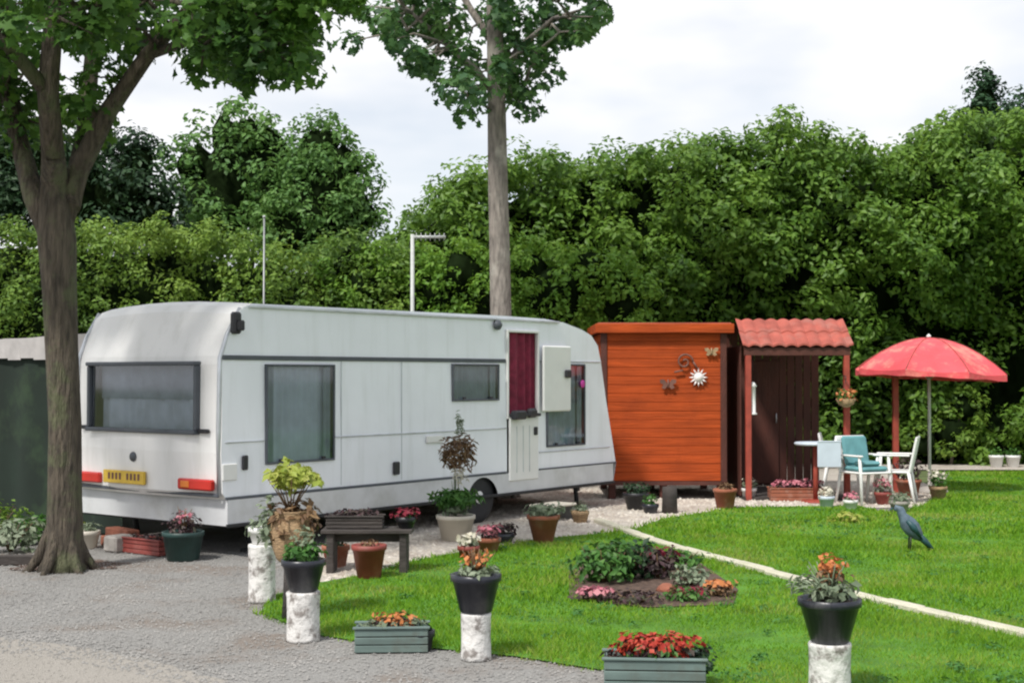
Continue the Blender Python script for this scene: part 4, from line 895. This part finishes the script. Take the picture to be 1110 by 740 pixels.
low2 = lambda x: np.interp(x, [385,410,440,470,500,530,560,600,640,665], [20,50,72,90,112,118,122,80,40,22])
region(80, 385, 665, -40, 120, -1.5, 1.5, lambda x,y: y < low2(x)-12)
region(12, 440, 610, 20, 105, -1.0, .6, lambda x,y: y < low2(x)-5)
cc += [T(487,96,-.3),T(575,100,-.4),T(570,118,-.3),T(508,122,-.2),T(596,82,-.3),T(518,104,-.3),T(556,92,-.4),T(648,12,0),T(622,28,.1),T(380,45,0),T(392,15,0)]
region(75, 370, 700, -360, -30, -2, 2, lambda x,y: ((x-537)/170)**2+((y+100)/270)**2 < 1)
tree('broadleaf_tree','slender tree with a straight bare trunk rising behind the caravan roof', base2, limbs, cc, np.array([random.uniform(.16,.32) for _ in cc]), 44, .13, 'lf_right', 'bark_pale')
# ------------------------------------------------------------------ hedges and far trees
def wall_hedge(name, label, cat, x0, x1, Yf, topf, depth, dens, crad, n, ls, m, bulge=.5, recess=None, loc=None, group=None, wav=1.0):
    k = int((x1-x0)*6*dens); xs = rng.uniform(x0,x1,k); tops = np.array([topf(x) for x in xs]); zs = rng.uniform(0,1,k)*tops
    b = bulge*(np.sin(xs*1.9*wav+zs*.8)*np.sin(zs*1.7*wav+xs*.6)+.5*np.sin(xs*4.3*wav+1)*np.sin(zs*3.9*wav))
    yf = np.array([Yf(x) for x in xs]); ys = yf - b + rng.uniform(-.15,.25,k) + .7*np.maximum(0, zs-tops+1.2)**1.5
    if recess is not None: ys = ys + np.array([recess(x,z) for x,z in zip(xs,zs)])
    k2 = int((x1-x0)*depth*dens*1.0); x2 = rng.uniform(x0,x1,k2); t2 = np.array([topf(x) for x in x2])
    y2 = np.array([Yf(x) for x in x2])+rng.uniform(.2,depth,k2)
    z2 = t2-.05+.25*np.sin(x2*3.1*wav+y2*2)*np.sin(y2*2.7+x2)+rng.uniform(-.15,.15,k2)
    m3 = rng.random(k) < .7
    C = np.concatenate([np.stack([xs,ys,zs],-1), np.stack([x2,y2,z2],-1), np.stack([xs+rng.uniform(-.4,.4,k),ys+rng.uniform(.35,1.0,k),zs*.96],-1)[m3]])
    d, nr = clumps(C, rng.uniform(.6,1.3,len(C))*crad, n, .55, .85); nr = nr + np.array([0,-.25,0])
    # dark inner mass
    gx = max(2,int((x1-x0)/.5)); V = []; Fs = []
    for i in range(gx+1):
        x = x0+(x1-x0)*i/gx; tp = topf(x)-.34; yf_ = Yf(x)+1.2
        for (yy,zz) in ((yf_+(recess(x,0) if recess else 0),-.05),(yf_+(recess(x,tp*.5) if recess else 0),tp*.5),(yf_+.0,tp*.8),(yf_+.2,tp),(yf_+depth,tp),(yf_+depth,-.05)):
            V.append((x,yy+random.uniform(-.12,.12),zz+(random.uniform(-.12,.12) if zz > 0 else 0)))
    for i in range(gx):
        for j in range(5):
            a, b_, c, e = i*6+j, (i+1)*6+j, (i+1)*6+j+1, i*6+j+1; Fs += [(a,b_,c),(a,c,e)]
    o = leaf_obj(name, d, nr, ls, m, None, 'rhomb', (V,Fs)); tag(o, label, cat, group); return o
def ftop(pxs, pys, Y):
    xs = [P(px,300,Y).x for px in pxs]; zs = [P(555,py,Y).z for py in pys]
    return lambda x: float(np.interp(x, xs, zs))+.07*math.sin(x*4.1)+.08*math.sin(x*9.7+1)
rt_ = ftop([415,440,470,520,560,600,640,700,760,800,880,930,960,990,1030,1060,1110,1300,1700],[262,232,205,185,178,160,158,160,150,140,140,152,158,150,138,120,118,105,100],25.0)
wall_hedge('tall_hedge','very tall leafy hedge rising behind the shed and parasol','hedge', P(415,300,25).x, 17, lambda x: 25.6+.25*math.sin(x*.9), rt_, 3.0, 8.5, .34, 62, .135, 'lf_hedge', .6,
   lambda x,z: (1.0 if z < 2.9 else max(0,1.0-(z-2.9))) if x > 2.2 else 0)
lt_ = ftop([-900,-100,0,60,90,180,260,330,380,425,440],[235,240,240,245,250,245,258,272,262,258,290],22.5)
wall_hedge('low_hedge','yellow-green clipped hedge behind the caravan on the left','hedge', -16, P(440,300,22.5).x, lambda x: 22.5+.2*math.sin(x), lt_, 2.0, 10.0, .25, 50, .09, 'lf_low', .4, wav=1.3)
def blobs_px(lst, Y): 
    out = []
    for px,py,rp,ry,dy in lst:
        c = P(px,py,Y+dy); s = (Y+dy)/F; out.append(((c.x,c.y,c.z),(rp*s,rp*s*.9,ry*s)))
    return out
def far_tree(name, label, px, Y, lst, dens, crad, n, ls, lm, cat='tree', group=None, trunk=True, bark='bark'):
    bl = blobs_px(lst, Y); b = P(px,400,Y); t = thing(name, label, cat, (b.x,Y,0), 0, group); L = Vector((b.x,Y,0))
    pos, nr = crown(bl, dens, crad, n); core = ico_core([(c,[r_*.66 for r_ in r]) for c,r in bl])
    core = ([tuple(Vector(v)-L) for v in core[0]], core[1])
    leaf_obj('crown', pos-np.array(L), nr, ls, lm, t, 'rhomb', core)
    tz = max(c[2] for c,r in bl); mb = MB(); mb.tube([(0,0,-.05),(.05,0,tz*.35),(0,.1,tz*.75),(0,0,tz)], [tz*.03,tz*.024,tz*.014,.03], 10, wob=.05)
    for c,r in bl[:6]: mb.tube([(0,.02,tz*.3),((c[0]-b.x)*.5,(c[1]-Y)*.5,c[2]*.7),(c[0]-b.x,c[1]-Y,c[2])], [tz*.012,tz*.009,.03], 6)
    mb.build('trunk', bark, t)
far_tree('leafy_tree','tall pale green tree with a rounded top, left of the sky gap', 262, 34, [(262,205,70,72,0),(232,235,55,60,-.5),(300,225,55,65,-.3),(255,155,42,40,.2),(290,165,35,38,0),(215,180,35,35,.3)], 2.6,.5,55,.17,'lf_pale',group='pale green trees beyond the hedge')
far_tree('leafy_tree','pale green tree immediately left of the open sky, its right side sloping', 360, 33, [(352,215,52,62,0),(385,235,32,50,0),(348,165,32,38,.2),(372,180,24,34,0),(330,245,50,50,-.5)], 5.5,.42,50,.15,'lf_pale',group='pale green trees beyond the hedge')
far_tree('leafy_tree','dark green tree seen between the big trunk and the pale trees', 130, 31, [(135,210,48,60,0),(95,215,50,65,.3),(150,180,26,34,0),(60,200,55,70,.5),(165,240,35,45,0)], 5,.4,50,.15,'lf_dark')
far_tree('leafy_tree','dark tree at the far left edge behind the crown', -30, 32, [(0,200,60,80,0),(-70,190,70,90,0),(-160,200,70,90,0),(-60,120,60,50,0)], 4,.45,45,.16,'lf_dark')
far_tree('conifer_tree','dark pointed conifer rising above the hedge at the right', 1068, 30, [(1068,170,48,60,0),(1068,120,22,38,0),(1100,160,55,45,.3),(1150,150,60,60,.5),(1069,98,8,16,0)], 7,.28,60,.12,'lf_con')
far_tree('bush','bright yellow-green bush behind the caravan roof beside the bare trunk', 610, 22.6, [(600,320,45,50,0),(640,300,42,38,.2),(672,325,34,40,0),(575,300,30,40,.3)], 10,.24,46,.10,'lf_yel','bush','bushes behind the caravan')
far_tree('bush','yellow-green bush behind the caravan between the antenna and the bare trunk', 500, 22.8, [(500,300,36,40,0),(470,320,40,40,.2),(525,325,30,40,0),(440,305,30,35,.3),(405,305,34,38,.2),(380,290,30,34,.5)], 10,.24,46,.10,'lf_yel','bush','bushes behind the caravan')
far_tree('bush','light green bush at the right edge beyond the lawn', 1085, 27.5, [(1085,468,30,26,0),(1060,480,22,20,0),(1115,462,34,34,0)], 7,.2,45,.10,'lf_yel','bush')
far_tree('bush','mid green shrub behind the parasol pole', 1030, 26.6, [(1030,470,26,26,0),(1000,480,22,20,0),(1045,440,20,22,0)], 7,.2,45,.10,'lf_low','bush')
# antenna
ay = 21.0; a0 = P(447,330,ay); an = thing('aerial', 'thin grey television aerial on a pole above the caravan roof', 'aerial', (a0.x,ay,0)); az = P(0,254,ay).z
MB().tube([(0,0,0),(0,0,az)], .03, 8).build('mast', 'pole', an)
mb = MB().tube([(-.03,0,az-.04),(P(483,258,ay).x-a0.x,0,az-.04)], .022, 8)
for i in range(7): x = .06+i*.07; mb.tube([(x,-.12,az-.04),(x,.12,az-.04)], .006, 5).tube([(x,0,az-.10),(x,0,az+.02)], .006, 5)
mb.build('boom', 'pole', an)
ay = 21.9; a0 = P(286,330,ay); an = thing('thin_pole', 'thin pale pole sticking up in front of the left trees', 'pole', (a0.x,ay,0)); MB().tube([(0,0,0),(0,0,P(0,236,ay).z)], [.02,.015], 8).build('mast', 'steel', an); MB().lathe([(.025,0),(.025,.03),(.001,.04)], (0,0,P(0,236,ay).z), 8).build('pole_cap', 'pole', an)
# pale pots by the far path
for i,px in enumerate((1098,1080)):
    q = P(px,500,25.9); planter((q.x,q.y,.012),.13,.1,.22,'white_plastic',['white pot beside the far path nearest the right edge','white pot beside the far path under the light green bush'][i],group='white pots by the far path',extra=[('foliage',(0,0,.27),(.15,.15,.1),80,.06,'lf_pot','rhomb')])
# ------------------------------------------------------------------ light
SUN_EL = R(52); SUN_AZ = R(215)    # azimuth measured clockwise from +Y
sd = Vector((math.sin(SUN_AZ)*math.cos(SUN_EL), math.cos(SUN_AZ)*math.cos(SUN_EL), math.sin(SUN_EL)))
su = bpy.data.objects.new('sun', bpy.data.lights.new('sun','SUN')); COL.objects.link(su)
su.data.energy = 3.0; su.data.angle = R(6); su.data.color = (1,.965,.91); su.rotation_euler = sd.to_track_quat('Z','Y').to_euler(); su.location = (0,0,30)
w = bpy.data.worlds.new('World'); sc.world = w; w.use_nodes = True; nt = w.node_tree; bgn = nt.nodes['Background']
sky = nt.nodes.new('ShaderNodeTexSky'); sky.sky_type = 'NISHITA'; sky.sun_disc = False; sky.sun_elevation = SUN_EL; sky.sun_rotation = SUN_AZ
tc = nt.nodes.new('ShaderNodeTexCoord'); mp = nt.nodes.new('ShaderNodeMapping'); mp.inputs['Scale'].default_value = (1,1,2.6); nt.links.new(tc.outputs['Generated'], mp.inputs[0])
no = nt.nodes.new('ShaderNodeTexNoise'); no.inputs['Scale'].default_value = 2.3; no.inputs['Detail'].default_value = 5; no.inputs['Roughness'].default_value = .5; nt.links.new(mp.outputs[0], no.inputs[0])
rp = nt.nodes.new('ShaderNodeValToRGB'); rp.color_ramp.elements[0].position = .38; rp.color_ramp.elements[0].color = (.35,.35,.35,1); rp.color_ramp.elements[1].position = .57; rp.color_ramp.elements[1].color = (1,1,1,1)
nt.links.new(no.outputs[0], rp.inputs[0])
mx = nt.nodes.new('ShaderNodeMixRGB'); nt.links.new(rp.outputs[0], mx.inputs[0]); nt.links.new(sky.outputs[0], mx.inputs[1]); mx.inputs[2].default_value = (7.7,7.75,7.95,1)
nt.links.new(mx.outputs[0], bgn.inputs[0]); bgn.inputs[1].default_value = .10
vs = sc.view_settings; vs.view_transform = 'Standard'; vs.look = 'None'; vs.gamma = 1; vs.exposure = .42; vs.use_curve_mapping = False
sc.cycles.max_bounces = 6; sc.cycles.transparent_max_bounces = 8; sc.cycles.use_denoising = True
sc.cycles.filter_width = 2.2
